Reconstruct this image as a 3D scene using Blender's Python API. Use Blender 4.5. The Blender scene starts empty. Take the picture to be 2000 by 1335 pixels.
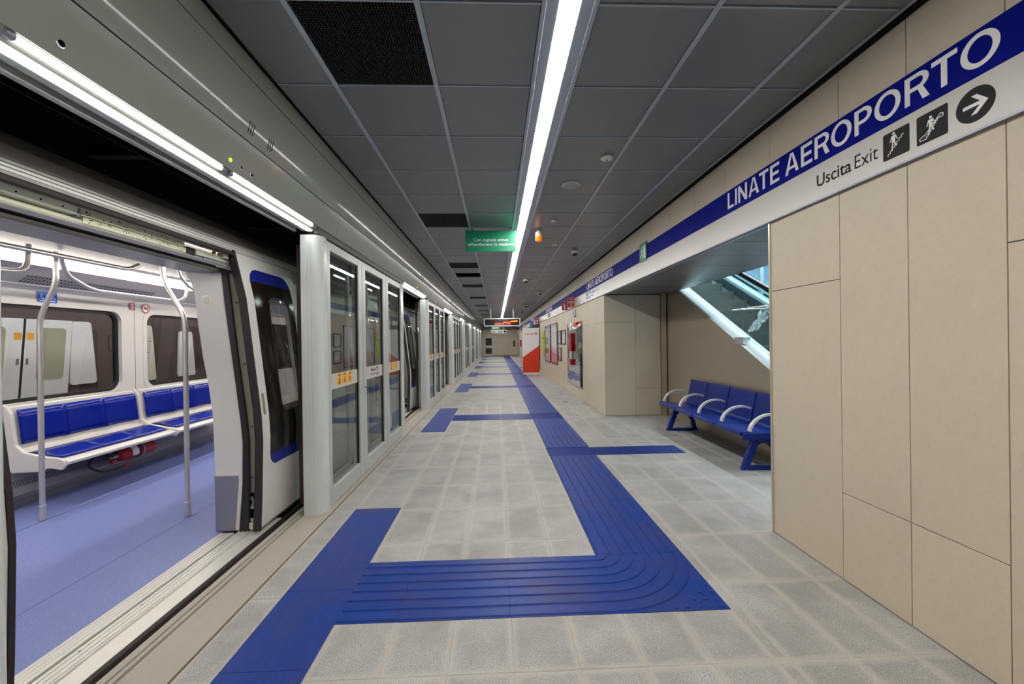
import bpy, bmesh, math, random
from mathutils import Matrix, Vector
random.seed(7)
PI = math.pi
C = bpy.context.scene.collection
SC = bpy.context.scene

# ------------------------------------------------------------------ camera, world, exposure
cam_d = bpy.data.cameras.new('camera')
cam_d.sensor_width = 36.0
cam_d.lens = 36.0 * 800.0 / 2000.0
cam_d.clip_start = 0.05
cam_d.clip_end = 200
cam = bpy.data.objects.new('camera', cam_d)
C.objects.link(cam)
R_ = ((0.999206429984341, -0.03747361849049838, -0.01349956277724849),
      (0.013565241338907507, 0.001498944739620099, 0.9999068643589186),
      (0.0374498932624045, 0.9992964930799548, -0.0020060939006853636))
cam.matrix_world = Matrix(((R_[0][0], R_[1][0], -R_[2][0], 0),
                           (R_[0][1], R_[1][1], -R_[2][1], 0),
                           (R_[0][2], R_[1][2], -R_[2][2], 1.52),
                           (0, 0, 0, 1)))
SC.camera = cam

world = bpy.data.worlds.new('world')
SC.world = world
world.use_nodes = True
world.node_tree.nodes['Background'].inputs[0].default_value = (0.02, 0.022, 0.025, 1)
world.node_tree.nodes['Background'].inputs[1].default_value = 1.0

SC.view_settings.view_transform = 'Standard'
SC.view_settings.look = 'None'
SC.view_settings.gamma = 1.0
SC.view_settings.use_curve_mapping = False
SC.view_settings.exposure = 0.88
SC.cycles.max_bounces = 10
SC.cycles.diffuse_bounces = 5
SC.cycles.glossy_bounces = 4
SC.cycles.transparent_max_bounces = 16
SC.cycles.sample_clamp_indirect = 6.0
SC.cycles.caustics_reflective = False
SC.cycles.caustics_refractive = False

STRIP_POWER = 24.0      # linear ceiling lights
TUBE_POWER = 7.0       # fluorescent tubes over the screen doors
TRAIN_POWER = 9.0      # light band in the train
def area_lamp(name, loc, size, size_y, power, color=(1, 1, 1), rot=(0, 0, 0)):
    d = bpy.data.lights.new(name, 'AREA')
    d.shape = 'RECTANGLE'
    d.size = size; d.size_y = size_y; d.energy = power; d.color = color
    o = bpy.data.objects.new(name, d)
    C.objects.link(o)
    o.location = loc; o.rotation_euler = rot
    return o
# daylight-white lamps up in the escalator shaft
area_lamp('shaft_lamp', (4.6, 6.2, 5.4), 1.8, 7.0, 300, (0.90, 0.96, 1.0))

# ------------------------------------------------------------------ materials
def lin(c):
    if isinstance(c, str):
        c = c.lstrip('#')
        c = [int(c[i:i + 2], 16) / 255 for i in (0, 2, 4)]
    return tuple((x / 12.92 if x <= 0.04045 else ((x + 0.055) / 1.055) ** 2.4) for x in c) + (1,)

MATS = {}
def mat(name, color, rough=0.5, metal=0.0, spec=0.5, emit=0.0, emit_color=None, var=0.0, var_scale=8.0, speck=0.0,
        speck_scale=150.0, bump=0.0, bump_scale=60.0, stretch=(1, 1, 1), rnd=0.0, rough_var=0.0, coat=0.0, aniso=0.0, tint=None, tint_fac=0.0):
    if name in MATS:
        return MATS[name]
    m = bpy.data.materials.new(name)
    m.use_nodes = True
    nt = m.node_tree; N = nt.nodes; L = nt.links
    b = N['Principled BSDF']
    base = lin(color)
    b.inputs['Base Color'].default_value = base
    b.inputs['Roughness'].default_value = rough
    b.inputs['Metallic'].default_value = metal
    b.inputs['Specular IOR Level'].default_value = spec
    b.inputs['Coat Weight'].default_value = coat
    if emit:
        b.inputs['Emission Color'].default_value = lin(emit_color or color)
        b.inputs['Emission Strength'].default_value = emit
    if var or speck or bump or rnd or rough_var or tint:
        geo = N.new('ShaderNodeNewGeometry')
        mp = N.new('ShaderNodeMapping'); mp.inputs['Scale'].default_value = stretch
        L.new(geo.outputs['Position'], mp.inputs['Vector'])
        val = None
        def noise(scale, detail=4, rg=0.6):
            n = N.new('ShaderNodeTexNoise'); n.inputs['Scale'].default_value = scale
            n.inputs['Detail'].default_value = detail; n.inputs['Roughness'].default_value = rg
            L.new(mp.outputs['Vector'], n.inputs['Vector'])
            return n.outputs['Fac']
        def math_(op, a, bb):
            n = N.new('ShaderNodeMath'); n.operation = op
            for i, x in enumerate((a, bb)):
                if isinstance(x, (int, float)): n.inputs[i].default_value = x
                else: L.new(x, n.inputs[i])
            return n.outputs[0]
        val = 1.0
        n1 = None
        if var:
            n1 = noise(var_scale, 5, 0.65)
            val = math_('MULTIPLY_ADD', n1, var * 2); val.node.inputs[2].default_value = 1 - var
        if speck:
            n2 = noise(speck_scale, 2, 0.5)
            s = math_('MULTIPLY_ADD', n2, speck * 2); s.node.inputs[2].default_value = 1 - speck
            val = math_('MULTIPLY', val, s)
        if rnd:
            oi = N.new('ShaderNodeObjectInfo')
            s = math_('MULTIPLY_ADD', oi.outputs['Random'], rnd * 2); s.node.inputs[2].default_value = 1 - rnd
            val = math_('MULTIPLY', val, s)
        mx = N.new('ShaderNodeVectorMath'); mx.operation = 'SCALE'
        mx.inputs[0].default_value = base[:3]
        if isinstance(val, float): mx.inputs['Scale'].default_value = val
        else: L.new(val, mx.inputs['Scale'])
        col_out = mx.outputs['Vector']
        if tint:
            n3 = noise(2.3, 4, 0.6)
            rp = N.new('ShaderNodeMapRange'); rp.inputs[1].default_value = 0.42; rp.inputs[2].default_value = 0.68
            rp.inputs[3].default_value = 0.0; rp.inputs[4].default_value = tint_fac
            L.new(n3, rp.inputs[0])
            mi = N.new('ShaderNodeMix'); mi.data_type = 'RGBA'
            L.new(rp.outputs[0], mi.inputs['Factor']); L.new(col_out, mi.inputs[6]); mi.inputs[7].default_value = lin(tint)
            col_out = mi.outputs[2]
        L.new(col_out, b.inputs['Base Color'])
        if rough_var:
            n4 = noise(var_scale * 1.7, 4, 0.6)
            s = math_('MULTIPLY_ADD', n4, rough_var * 2); s.node.inputs[2].default_value = rough - rough_var
            L.new(s, b.inputs['Roughness'])
        if bump:
            bp = N.new('ShaderNodeBump'); bp.inputs['Strength'].default_value = bump; bp.inputs['Distance'].default_value = 0.002
            n5 = noise(bump_scale, 3, 0.5)
            L.new(n5, bp.inputs['Height']); L.new(bp.outputs['Normal'], b.inputs['Normal'])
    MATS[name] = m
    return m

def glass(name, tint=(1, 1, 1), ior=1.5, rough=0.0, dark=0.0):
    """flat pane: clear transmission plus a Fresnel mirror"""
    if name in MATS: return MATS[name]
    m = bpy.data.materials.new(name); m.use_nodes = True
    nt = m.node_tree; N = nt.nodes; L = nt.links
    for n in list(N): N.remove(n)
    out = N.new('ShaderNodeOutputMaterial')
    tr = N.new('ShaderNodeBsdfTransparent'); tr.inputs[0].default_value = (*tint, 1)
    gl = N.new('ShaderNodeBsdfGlossy'); gl.inputs['Roughness'].default_value = rough
    fr = N.new('ShaderNodeFresnel'); fr.inputs[0].default_value = ior
    mx = N.new('ShaderNodeMixShader')
    geo = N.new('ShaderNodeNewGeometry')          # the mirror belongs to the outer face only, as in a real thin pane
    su = N.new('ShaderNodeMath'); su.operation = 'SUBTRACT'; su.inputs[0].default_value = 1.0; L.new(geo.outputs['Backfacing'], su.inputs[1])
    mu = N.new('ShaderNodeMath'); mu.operation = 'MULTIPLY'; L.new(fr.outputs[0], mu.inputs[0]); L.new(su.outputs[0], mu.inputs[1])
    L.new(mu.outputs[0], mx.inputs[0]); L.new(tr.outputs[0], mx.inputs[1]); L.new(gl.outputs[0], mx.inputs[2])
    L.new(mx.outputs[0], out.inputs[0])
    MATS[name] = m
    return m

M_TILE = mat('granite_tile', '#afadaa', 0.62, spec=0.35, var=0.17, var_scale=6, speck=1.1, speck_scale=190, rnd=0.07, bump=0.3, bump_scale=200,
             tint='#8d8a86', tint_fac=0.6)
M_GROUT = mat('mortar', '#bcb5a9', 0.85, var=0.1, var_scale=20)
M_STONE = mat('wall_stone', '#d3c6b1', 0.45, spec=0.35, var=0.06, var_scale=14, speck=0.05, speck_scale=90, rnd=0.035)
M_DARK = mat('dark_void', '#0b0c0e', 0.9, spec=0.1)
M_JOINT = mat('dark_joint', '#2a251f', 0.9)
M_CEIL = mat('ceiling_metal', '#86898c', 0.36, metal=0.6, var=0.06, var_scale=4, rnd=0.03)
M_CBAR = mat('ceiling_bar', '#b4bec9', 0.42, metal=0.6)
M_GRILLE = mat('black_grille', '#151515', 0.6)
M_FASCIA = mat('fascia_enamel', '#979893', 0.12, spec=0.5)
M_ALU = mat('anodised_aluminium', '#c6cac7', 0.35, metal=0.25, spec=0.5, var=0.03, var_scale=30, stretch=(1, 1, 0.1))
M_POST = mat('post_paint', '#d3d8d6', 0.2, spec=0.5)
M_BLUE = mat('tactile_rubber', '#173d90', 0.45, spec=0.3, var=0.2, var_scale=9, rough_var=0.08, tint='#453f6b', tint_fac=0.5)
M_BLUED = mat('tactile_rubber_dark', '#143380', 0.45, spec=0.3, var=0.13, var_scale=9, rough_var=0.08)
M_BAND = mat('sign_blue', '#081480', 0.5, spec=0.04)
M_WHITE = mat('sign_white', '#cdc8c2', 0.3, spec=0.5)
M_LETTER = mat('letter_white', '#f2f0ee', 0.4)
M_BLACK = mat('black_print', '#0c0c10', 0.5, spec=0.25)
M_GREYTX = mat('grey_print', '#9a9aa2', 0.4)
M_TRAINW = mat('train_white', '#e1dfda', 0.28, spec=0.5)
M_TRAING = mat('train_grey', '#c9c6c3', 0.35, spec=0.5)
M_CREAM = mat('train_cream', '#cfcbb8', 0.45)
M_STEEL = mat('brushed_steel', '#d4d2cf', 0.36, metal=0.8)
M_SILL = mat('sill_aluminium', '#e2e0d9', 0.42, metal=0.35, var=0.06, var_scale=20)
M_RUBBER = mat('rubber', '#2a211f', 0.6)
M_BLKR = mat('black_rubber', '#141418', 0.5)
M_VINYL = mat('train_floor_vinyl', '#7d8bc8', 0.4, spec=0.4, speck=0.0, var=0.05, var_scale=3)
M_SEATB = mat('seat_blue', '#021f96', 0.22, spec=0.25)
M_RED = mat('red_paint', '#b01210', 0.2)
M_ORANGE = mat('banner_orange', '#e03a10', 0.5)
M_BANW = mat('banner_white', '#eceae6', 0.5)
M_GREEN = mat('sign_green', '#0b8a66', 0.35)
M_REDS = mat('sign_red', '#c22a35', 0.35)
M_BLUES = mat('sticker_blue', '#1a6fd8', 0.4)
M_YEL = mat('sticker_yellow', '#f2ae1c', 0.45)
M_TOTEM = mat('totem_yellow', '#cdd23c', 0.4)
M_BENCH = mat('bench_blue', '#062a86', 0.3, spec=0.4, coat=0.1)
M_BENCHD = mat('bench_blue_dark', '#0c1d66', 0.4)
M_ARM = mat('arm_steel', '#e6e3dc', 0.35, metal=0.15)
M_CLAD = mat('clad_steel', '#c6baa8', 0.33, metal=0.7, var=0.04, var_scale=3)
M_MIRROR = mat('polished_steel', '#d0d0d0', 0.06, metal=1.0)
M_CONC = mat('platform_edge', '#b3aca0', 0.6, var=0.08, var_scale=25, stretch=(1, 0.08, 1), speck=0.05)
M_TUNNEL = mat('tunnel_dark', '#080b12', 0.8, spec=0.1)
M_LAMP = mat('lamp_diffuser', '#ffffff', 0.4, emit=STRIP_POWER, emit_color='#fffcf6')
M_TUBE = mat('lamp_tube', '#ffffff', 0.4, emit=TUBE_POWER, emit_color='#fdfff8')
M_TLAMP = mat('train_lamp', '#ffffff', 0.4, emit=TRAIN_POWER, emit_color='#fff5e8')
M_PLAST = mat('white_plastic', '#dcdcd8', 0.4)
M_BEACON = mat('beacon_amber', '#f07c08', 0.2, emit=0.25, emit_color='#ff7a08')
M_LEDO = mat('led_orange', '#ff7a20', 0.4, emit=3.0, emit_color='#ff6a10')
M_LEDR = mat('led_red', '#ff5030', 0.4, emit=2.2, emit_color='#ff4a28')
M_LEDG = mat('led_green', '#8aff20', 0.4, emit=3.0, emit_color='#7dff10')
M_SCREEN = mat('screen_black', '#16171a', 0.2)
M_STAIR = mat('escalator_step', '#7d7f7d', 0.45, metal=0.5)
M_ESCW = mat('escalator_deck', '#dfeaf0', 0.3, metal=0.2)
M_ESCD = mat('escalator_skirt', '#4a5f66', 0.35, metal=0.4)
M_HANDR = mat('handrail_black', '#101012', 0.4)
M_PAPER = mat('poster_paper', '#f7f5f7', 0.25)
M_PINK = mat('poster_pink', '#eab9c0', 0.25)
M_MECH = mat('zinc_plate', '#dfe0cf', 0.4, metal=0.3, var=0.06, var_scale=20)
M_BROWN = mat('window_band_brown', '#1d1512', 0.12, spec=0.5)
M_TBLUE = mat('livery_blue', '#1a2290', 0.25)
M_KICK = mat('kick_plate', '#8d8d99', 0.35, metal=0.4)
G_SCREEN = glass('screen_glass', (0.80, 0.86, 0.83), 2.9)
G_TRAIN = glass('train_glass', (0.82, 0.81, 0.80), 1.6)
G_ESC = glass('escalator_glass', (0.82, 0.93, 0.93), 1.45)
G_BLUE = glass('blue_glass', (0.40, 0.50, 0.58), 1.5)

def film_mat():
    m = bpy.data.materials.new('plastic_film'); m.use_nodes = True
    b = m.node_tree.nodes['Principled BSDF']
    b.inputs['Base Color'].default_value = (0.85, 0.88, 0.88, 1)
    b.inputs['Roughness'].default_value = 0.12
    b.inputs['Alpha'].default_value = 0.28
    return m
M_FILM = film_mat()

def tile_dust():
    '''pale cement dust left along the edges of every tile'''
    nt = M_TILE.node_tree; N = nt.nodes; L = nt.links
    b = N['Principled BSDF']; prev = b.inputs['Base Color'].links[0].from_socket
    tc = N.new('ShaderNodeTexCoord'); sp = N.new('ShaderNodeSeparateXYZ'); L.new(tc.outputs['Generated'], sp.inputs[0])
    def M(op, a, bb=None):
        n = N.new('ShaderNodeMath'); n.operation = op
        for i, x in enumerate((a, bb)):
            if x is None: continue
            if isinstance(x, (int, float)): n.inputs[i].default_value = x
            else: L.new(x, n.inputs[i])
        return n.outputs[0]
    dx = M('MULTIPLY', M('SUBTRACT', 0.5, M('ABSOLUTE', M('SUBTRACT', sp.outputs[0], 0.5))), 0.31)
    dy = M('MULTIPLY', M('SUBTRACT', 0.5, M('ABSOLUTE', M('SUBTRACT', sp.outputs[1], 0.5))), 0.62)
    d = M('MINIMUM', dx, dy)
    geo = N.new('ShaderNodeNewGeometry'); no = N.new('ShaderNodeTexNoise'); no.inputs['Scale'].default_value = 9; no.inputs['Detail'].default_value = 5
    L.new(geo.outputs['Position'], no.inputs['Vector'])
    w = M('MULTIPLY', no.outputs['Fac'], 0.075)
    mr = N.new('ShaderNodeMapRange'); mr.inputs[3].default_value = 0.55; mr.inputs[4].default_value = 0.0
    L.new(d, mr.inputs[0]); mr.inputs[1].default_value = 0.0; L.new(w, mr.inputs[2])
    mi = N.new('ShaderNodeMix'); mi.data_type = 'RGBA'
    L.new(mr.outputs[0], mi.inputs['Factor']); L.new(prev, mi.inputs[6]); mi.inputs[7].default_value = lin('#c8c3ba')
    L.new(mi.outputs[2], b.inputs['Base Color'])
tile_dust()

def vinyl_flecks():
    nt = M_VINYL.node_tree; N = nt.nodes; L = nt.links
    b = N['Principled BSDF']
    prev = b.inputs['Base Color'].links[0].from_socket
    geo = N.new('ShaderNodeNewGeometry')
    v = N.new('ShaderNodeTexVoronoi'); v.inputs['Scale'].default_value = 90
    L.new(geo.outputs['Position'], v.inputs['Vector'])
    lt = N.new('ShaderNodeMath'); lt.operation = 'LESS_THAN'; lt.inputs[1].default_value = 0.2
    L.new(v.outputs['Distance'], lt.inputs[0])
    sep = N.new('ShaderNodeSeparateColor'); L.new(v.outputs['Color'], sep.inputs[0])
    gt = N.new('ShaderNodeMath'); gt.operation = 'GREATER_THAN'; gt.inputs[1].default_value = 0.3
    L.new(sep.outputs[0], gt.inputs[0])
    mu = N.new('ShaderNodeMath'); mu.operation = 'MULTIPLY'; L.new(lt.outputs[0], mu.inputs[0]); L.new(gt.outputs[0], mu.inputs[1])
    m2 = N.new('ShaderNodeMath'); m2.operation = 'MULTIPLY'; m2.inputs[1].default_value = 0.5; L.new(mu.outputs[0], m2.inputs[0])
    mi = N.new('ShaderNodeMix'); mi.data_type = 'RGBA'
    L.new(m2.outputs[0], mi.inputs['Factor']); L.new(prev, mi.inputs[6]); mi.inputs[7].default_value = lin('#d9cfe0')
    L.new(mi.outputs[2], b.inputs['Base Color'])
vinyl_flecks()

# ------------------------------------------------------------------ mesh helpers
class MB:
    def __init__(s): s.v = []; s.f = []; s.m = []; s.mats = []; s.cur = 0
    def use(s, m):
        if m not in s.mats: s.mats.append(m)
        s.cur = s.mats.index(m); return s
    def face(s, idx): s.f.append(tuple(idx)); s.m.append(s.cur)
    def add(s, vs, fs):
        o = len(s.v); s.v += [tuple(p) for p in vs]
        for f in fs: s.face([i + o for i in f])
        return s
    def box(s, x0, x1, y0, y1, z0, z1):
        if x0 > x1: x0, x1 = x1, x0
        if y0 > y1: y0, y1 = y1, y0
        if z0 > z1: z0, z1 = z1, z0
        vs = [(x, y, z) for z in (z0, z1) for y in (y0, y1) for x in (x0, x1)]
        return s.add(vs, [(0, 2, 3, 1), (4, 5, 7, 6), (0, 1, 5, 4), (2, 6, 7, 3), (0, 4, 6, 2), (1, 3, 7, 5)])
    def prism(s, prof, axis, a0, a1):
        """closed 2D profile swept along an axis: 'y' takes (x,z), 'x' takes (y,z), 'z' takes (x,y)"""
        n = len(prof)
        def P(p, a):
            return {'y': (p[0], a, p[1]), 'x': (a, p[0], p[1]), 'z': (p[0], p[1], a)}[axis]
        vs = [P(p, a0) for p in prof] + [P(p, a1) for p in prof]
        fs = [tuple(range(n))[::-1], tuple(range(n, 2 * n))]
        for i in range(n):
            j = (i + 1) % n
            fs.append((i, j, j + n, i + n))
        return s.add(vs, fs)
    def sheet(s, prof, axis, a0, a1, thick=0.004):
        """open 2D profile given a thickness and swept"""
        n = len(prof); off = []
        for i in range(n):
            a = prof[max(i - 1, 0)]; b = prof[min(i + 1, n - 1)]
            dx, dz = b[0] - a[0], b[1] - a[1]; l = math.hypot(dx, dz) or 1
            off.append((prof[i][0] - dz / l * thick, prof[i][1] + dx / l * thick))
        return s.prism(list(prof) + off[::-1], axis, a0, a1)
    def tube(s, path, r, seg=12, closed=False):
        P = [Vector(p) for p in path]; n = len(P); o = len(s.v); up = None
        rs = r if isinstance(r, (list, tuple)) else [r] * n
        for i in range(n):
            if closed: t = P[(i + 1) % n] - P[i - 1]
            else: t = P[min(i + 1, n - 1)] - P[max(i - 1, 0)]
            t.normalize()
            if up is None:
                up = Vector((0, 0, 1)) if abs(t.z) < 0.9 else Vector((1, 0, 0))
            a = t.cross(up)
            if a.length < 1e-6: a = t.cross(Vector((0, 1, 0)))
            a.normalize(); b = a.cross(t); b.normalize(); up = b
            for k in range(seg):
                th = 2 * PI * k / seg
                s.v.append(tuple(P[i] + (a * math.cos(th) + b * math.sin(th)) * rs[i]))
        for i in range(n if closed else n - 1):
            j = (i + 1) % n
            for k in range(seg):
                k2 = (k + 1) % seg
                s.face((o + i * seg + k, o + i * seg + k2, o + j * seg + k2, o + j * seg + k))
        if not closed:
            s.face([o + k for k in range(seg)][::-1]); s.face([o + (n - 1) * seg + k for k in range(seg)])
        return s
    def lathe(s, prof, center, axis='z', seg=20):
        o = len(s.v); n = len(prof); cx, cy, cz = center
        for (r, h) in prof:
            for k in range(seg):
                th = 2 * PI * k / seg; a, b = r * math.cos(th), r * math.sin(th)
                s.v.append({'z': (cx + a, cy + b, cz + h), 'x': (cx + h, cy + a, cz + b), 'y': (cx + b, cy + h, cz + a)}[axis])
        for i in range(n - 1):
            for k in range(seg):
                k2 = (k + 1) % seg
                s.face((o + i * seg + k, o + i * seg + k2, o + (i + 1) * seg + k2, o + (i + 1) * seg + k))
        s.face([o + k for k in range(seg)][::-1]); s.face([o + (n - 1) * seg + k for k in range(seg)])
        return s
    def flat(s, pts, mtx, lift=0.0, thick=0.0015):
        """2D polygon put on a surface with a little thickness"""
        s.k = getattr(s, 'k', 0) + 1; thick += (s.k % 9) * 4e-5
        n = len(pts)
        vs = [mtx @ Vector((p[0], p[1], lift)) for p in pts] + [mtx @ Vector((p[0], p[1], lift + thick)) for p in pts]
        fs = [tuple(range(n))[::-1], tuple(range(n, 2 * n))] + [(i, (i + 1) % n, (i + 1) % n + n, i + n) for i in range(n)]
        return s.add(vs, fs)
    def rect(s, x0, x1, y0, y1, mtx, lift=0.0, thick=0.0015):
        return s.flat([(x0, y0), (x1, y0), (x1, y1), (x0, y1)], mtx, lift, thick)
    def stroke(s, pts, w, mtx, lift=0.0, thick=0.0015):
        for a, b in zip(pts, pts[1:]):
            d = Vector((b[0] - a[0], b[1] - a[1])); l = d.length or 1; d /= l
            n = Vector((-d.y, d.x)) * w / 2; e = d * w * 0.3
            a2 = Vector(a) - e; b2 = Vector(b) + e
            s.flat([a2 + n * -1, b2 - n, b2 + n, a2 + n], mtx, lift, thick)
        return s
    def disc(s, x, y, r, mtx, lift=0.0, seg=28, thick=0.0015):
        return s.flat([(x + r * math.cos(2 * PI * k / seg), y + r * math.sin(2 * PI * k / seg)) for k in range(seg)], mtx, lift, thick)
    def mirror_y(s, yc):
        s.v = [(x, 2 * yc - y, z) for x, y, z in s.v]; s.f = [f[::-1] for f in s.f]; return s
    def build(s, name, m=None, parent=None, smooth=False, bevel=0.0, kind=None, seg=2, recalc=False):
        return put(name, mesh_of(s, name, m, smooth, recalc), parent, bevel, kind, seg)

def wpos(o):
    v = Vector((0, 0, 0))
    while o: v += o.location; o = o.parent
    return v

def mesh_of(s, name, m=None, smooth=False, recalc=False):
    me = bpy.data.meshes.new(name)
    me.from_pydata(s.v, [], s.f)
    mats = s.mats if s.mats else [m]
    for x in mats: me.materials.append(x)
    if len(mats) > 1: me.polygons.foreach_set('material_index', s.m)
    if recalc:
        bm = bmesh.new(); bm.from_mesh(me); bmesh.ops.recalc_face_normals(bm, faces=bm.faces); bm.to_mesh(me); bm.free()
    if smooth:
        me.polygons.foreach_set('use_smooth', [True] * len(me.polygons))
        try: me.set_sharp_from_angle(angle=math.radians(38))
        except Exception: pass
    me.update()
    return me

def put(name, me, parent=None, bevel=0.0, kind=None, seg=2):
    """link a mesh built in world coordinates, its origin moved to its own middle"""
    vs = [v.co for v in me.vertices]
    c = Vector([(min(v[i] for v in vs) + max(v[i] for v in vs)) / 2 for i in range(3)])
    me.transform(Matrix.Translation(-c))
    o = bpy.data.objects.new(name, me); C.objects.link(o)
    o.location = c
    if parent: o.parent = parent; o.location = c - wpos(parent)
    if bevel:
        b = o.modifiers.new('edge', 'BEVEL'); b.width = bevel; b.segments = seg; b.limit_method = 'ANGLE'; b.angle_limit = math.radians(35)
    if kind: o['kind'] = kind
    return o

def tag(o, label, cat, group=None):
    o['label'] = label; o['category'] = cat
    if group: o['group'] = group
    return o
def thing(name, loc, label, cat, group=None):
    o = bpy.data.objects.new(name, None); C.objects.link(o)
    o.empty_display_size = 0.1; o.location = loc
    return tag(o, label, cat, group)
def struct(o, label=None):
    o['kind'] = 'structure'
    if label: o['label'] = label
    return o
def clone(o, shift=(0, 0, 0), parent=None, top=True):
    c = o.copy(); C.objects.link(c)
    c.parent = parent
    if top: c.location = o.location + Vector(shift)
    for ch in list(o.children): clone(ch, (0, 0, 0), c, False)
    return c
def relabel(o, label, group=None):
    o['label'] = label
    if group: o['group'] = group
    return o

def frame(o, x, y):
    """matrix whose columns are the reading direction x, the up direction y and their normal"""
    x = Vector(x).normalized(); y = Vector(y).normalized(); z = x.cross(y)
    m = Matrix.Identity(4)
    for i in range(3): m[i][0] = x[i]; m[i][1] = y[i]; m[i][2] = z[i]; m[i][3] = o[i]
    return m
def on_right(x, y, z): return frame((x, y, z), (0, -1, 0), (0, 0, 1))
def on_left(x, y, z): return frame((x, y, z), (0, 1, 0), (0, 0, 1))
def to_cam(x, y, z): return frame((x, y, z), (1, 0, 0), (0, 0, 1))

def text(body, mtx, w, h, m, parent, name='lettering', weight=0.0, lift=0.001, thick=0.0012, capfit=True, space=1.0, align_x='L'):
    """lettering fitted to a width and cap height, lower edge of the caps at the frame's origin"""
    cu = bpy.data.curves.new('txt', 'FONT'); cu.body = body; cu.size = 1.0; cu.offset = weight; cu.resolution_u = 5; cu.space_character = space
    o = bpy.data.objects.new('txt', cu); C.objects.link(o)
    dg = bpy.context.evaluated_depsgraph_get()
    me = bpy.data.meshes.new_from_object(o.evaluated_get(dg))
    bpy.data.objects.remove(o); bpy.data.curves.remove(cu)
    xs = [v.co.x for v in me.vertices]; ys = [v.co.y for v in me.vertices]
    x0, x1 = min(xs), max(xs)
    cap = 0.69 + 2 * weight
    sx = w / (x1 - x0); sy = h / cap
    bm = bmesh.new(); bm.from_mesh(me); bpy.data.meshes.remove(me)
    for v in bm.verts: v.co = Vector(((v.co.x - x0) * sx, (v.co.y + weight) * sy, lift + thick))
    ret = bmesh.ops.extrude_face_region(bm, geom=bm.faces[:])
    for e in ret['geom']:
        if isinstance(e, bmesh.types.BMVert): e.co.z -= thick
    bmesh.ops.recalc_face_normals(bm, faces=bm.faces)
    me = bpy.data.meshes.new(name); bm.to_mesh(me); bm.free()
    me.materials.clear(); me.materials.append(m)
    me.transform(mtx)
    return put(name, me, parent)

def rrect(x0, x1, y0, y1, r, n=5):
    rs = r if isinstance(r, (list, tuple)) else [r] * 4     # corner radii: lower-left, lower-right, upper-right, upper-left
    out = []
    for (cx, cy, a0, rr) in ((x0 + rs[0], y0 + rs[0], PI, rs[0]), (x1 - rs[1], y0 + rs[1], 1.5 * PI, rs[1]), (x1 - rs[2], y1 - rs[2], 0, rs[2]), (x0 + rs[3], y1 - rs[3], 0.5 * PI, rs[3])):
        if rr < 1e-5: out.append((cx, cy)); continue
        for k in range(n + 1):
            a = a0 + 0.5 * PI * k / n
            out.append((cx + rr * math.cos(a), cy + rr * math.sin(a)))
    return out

def plate(name, outer, holes, mapf, thick, m, parent=None, cuts=(), smooth=False, kind=None, cuts_y=()):
    """2D plate with holes, cut at given heights, then laid on a surface by mapf(a, b, depth)"""
    bm = bmesh.new(); edges = []
    for loop in [outer] + list(holes):
        vs = [bm.verts.new((p[0], p[1], 0)) for p in loop]
        edges += [bm.edges.new((vs[i], vs[(i + 1) % len(vs)])) for i in range(len(vs))]
    bmesh.ops.triangle_fill(bm, use_beauty=True, use_dissolve=False, edges=edges, normal=(0, 0, 1))
    for cz in cuts:
        bmesh.ops.bisect_plane(bm, geom=bm.verts[:] + bm.edges[:] + bm.faces[:], plane_co=(0, cz, 0), plane_no=(0, 1, 0))
    ret = bmesh.ops.extrude_face_region(bm, geom=bm.faces[:])
    for e in ret['geom']:
        if isinstance(e, bmesh.types.BMVert): e.co.z = thick
    for v in bm.verts: v.co = Vector(mapf(v.co.x, v.co.y, v.co.z))
    bmesh.ops.recalc_face_normals(bm, faces=bm.faces)
    me = bpy.data.meshes.new(name); bm.to_mesh(me); bm.free()
    me.materials.append(m)
    if smooth:
        me.polygons.foreach_set('use_smooth', [True] * len(me.polygons))
        try: me.set_sharp_from_angle(angle=math.radians(30))
        except Exception: pass
    return put(name, me, parent, 0, kind)

ORD = ['first', 'second', 'third', 'fourth', 'fifth', 'sixth', 'seventh', 'eighth', 'ninth', 'tenth', 'eleventh', 'twelfth', 'thirteenth',
       'fourteenth', 'fifteenth', 'sixteenth', 'seventeenth', 'eighteenth', 'nineteenth', 'twentieth', 'twenty-first', 'twenty-second',
       'twenty-third', 'twenty-fourth', 'twenty-fifth', 'twenty-sixth', 'twenty-seventh', 'twenty-eighth', 'twenty-ninth', 'thirtieth']

# ------------------------------------------------------------------ layout constants (metres; y runs along the platform)
CEIL = 3.19
WALLX = 2.15
ENDY = 42.4
DOORS = [2.5, 8.15, 13.6, 19.0, 24.35, 29.7, 35.0, 40.1]      # centres of the platform doorways
HALF = 1.19                                                   # half a doorway
BACKY = -7.0

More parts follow.
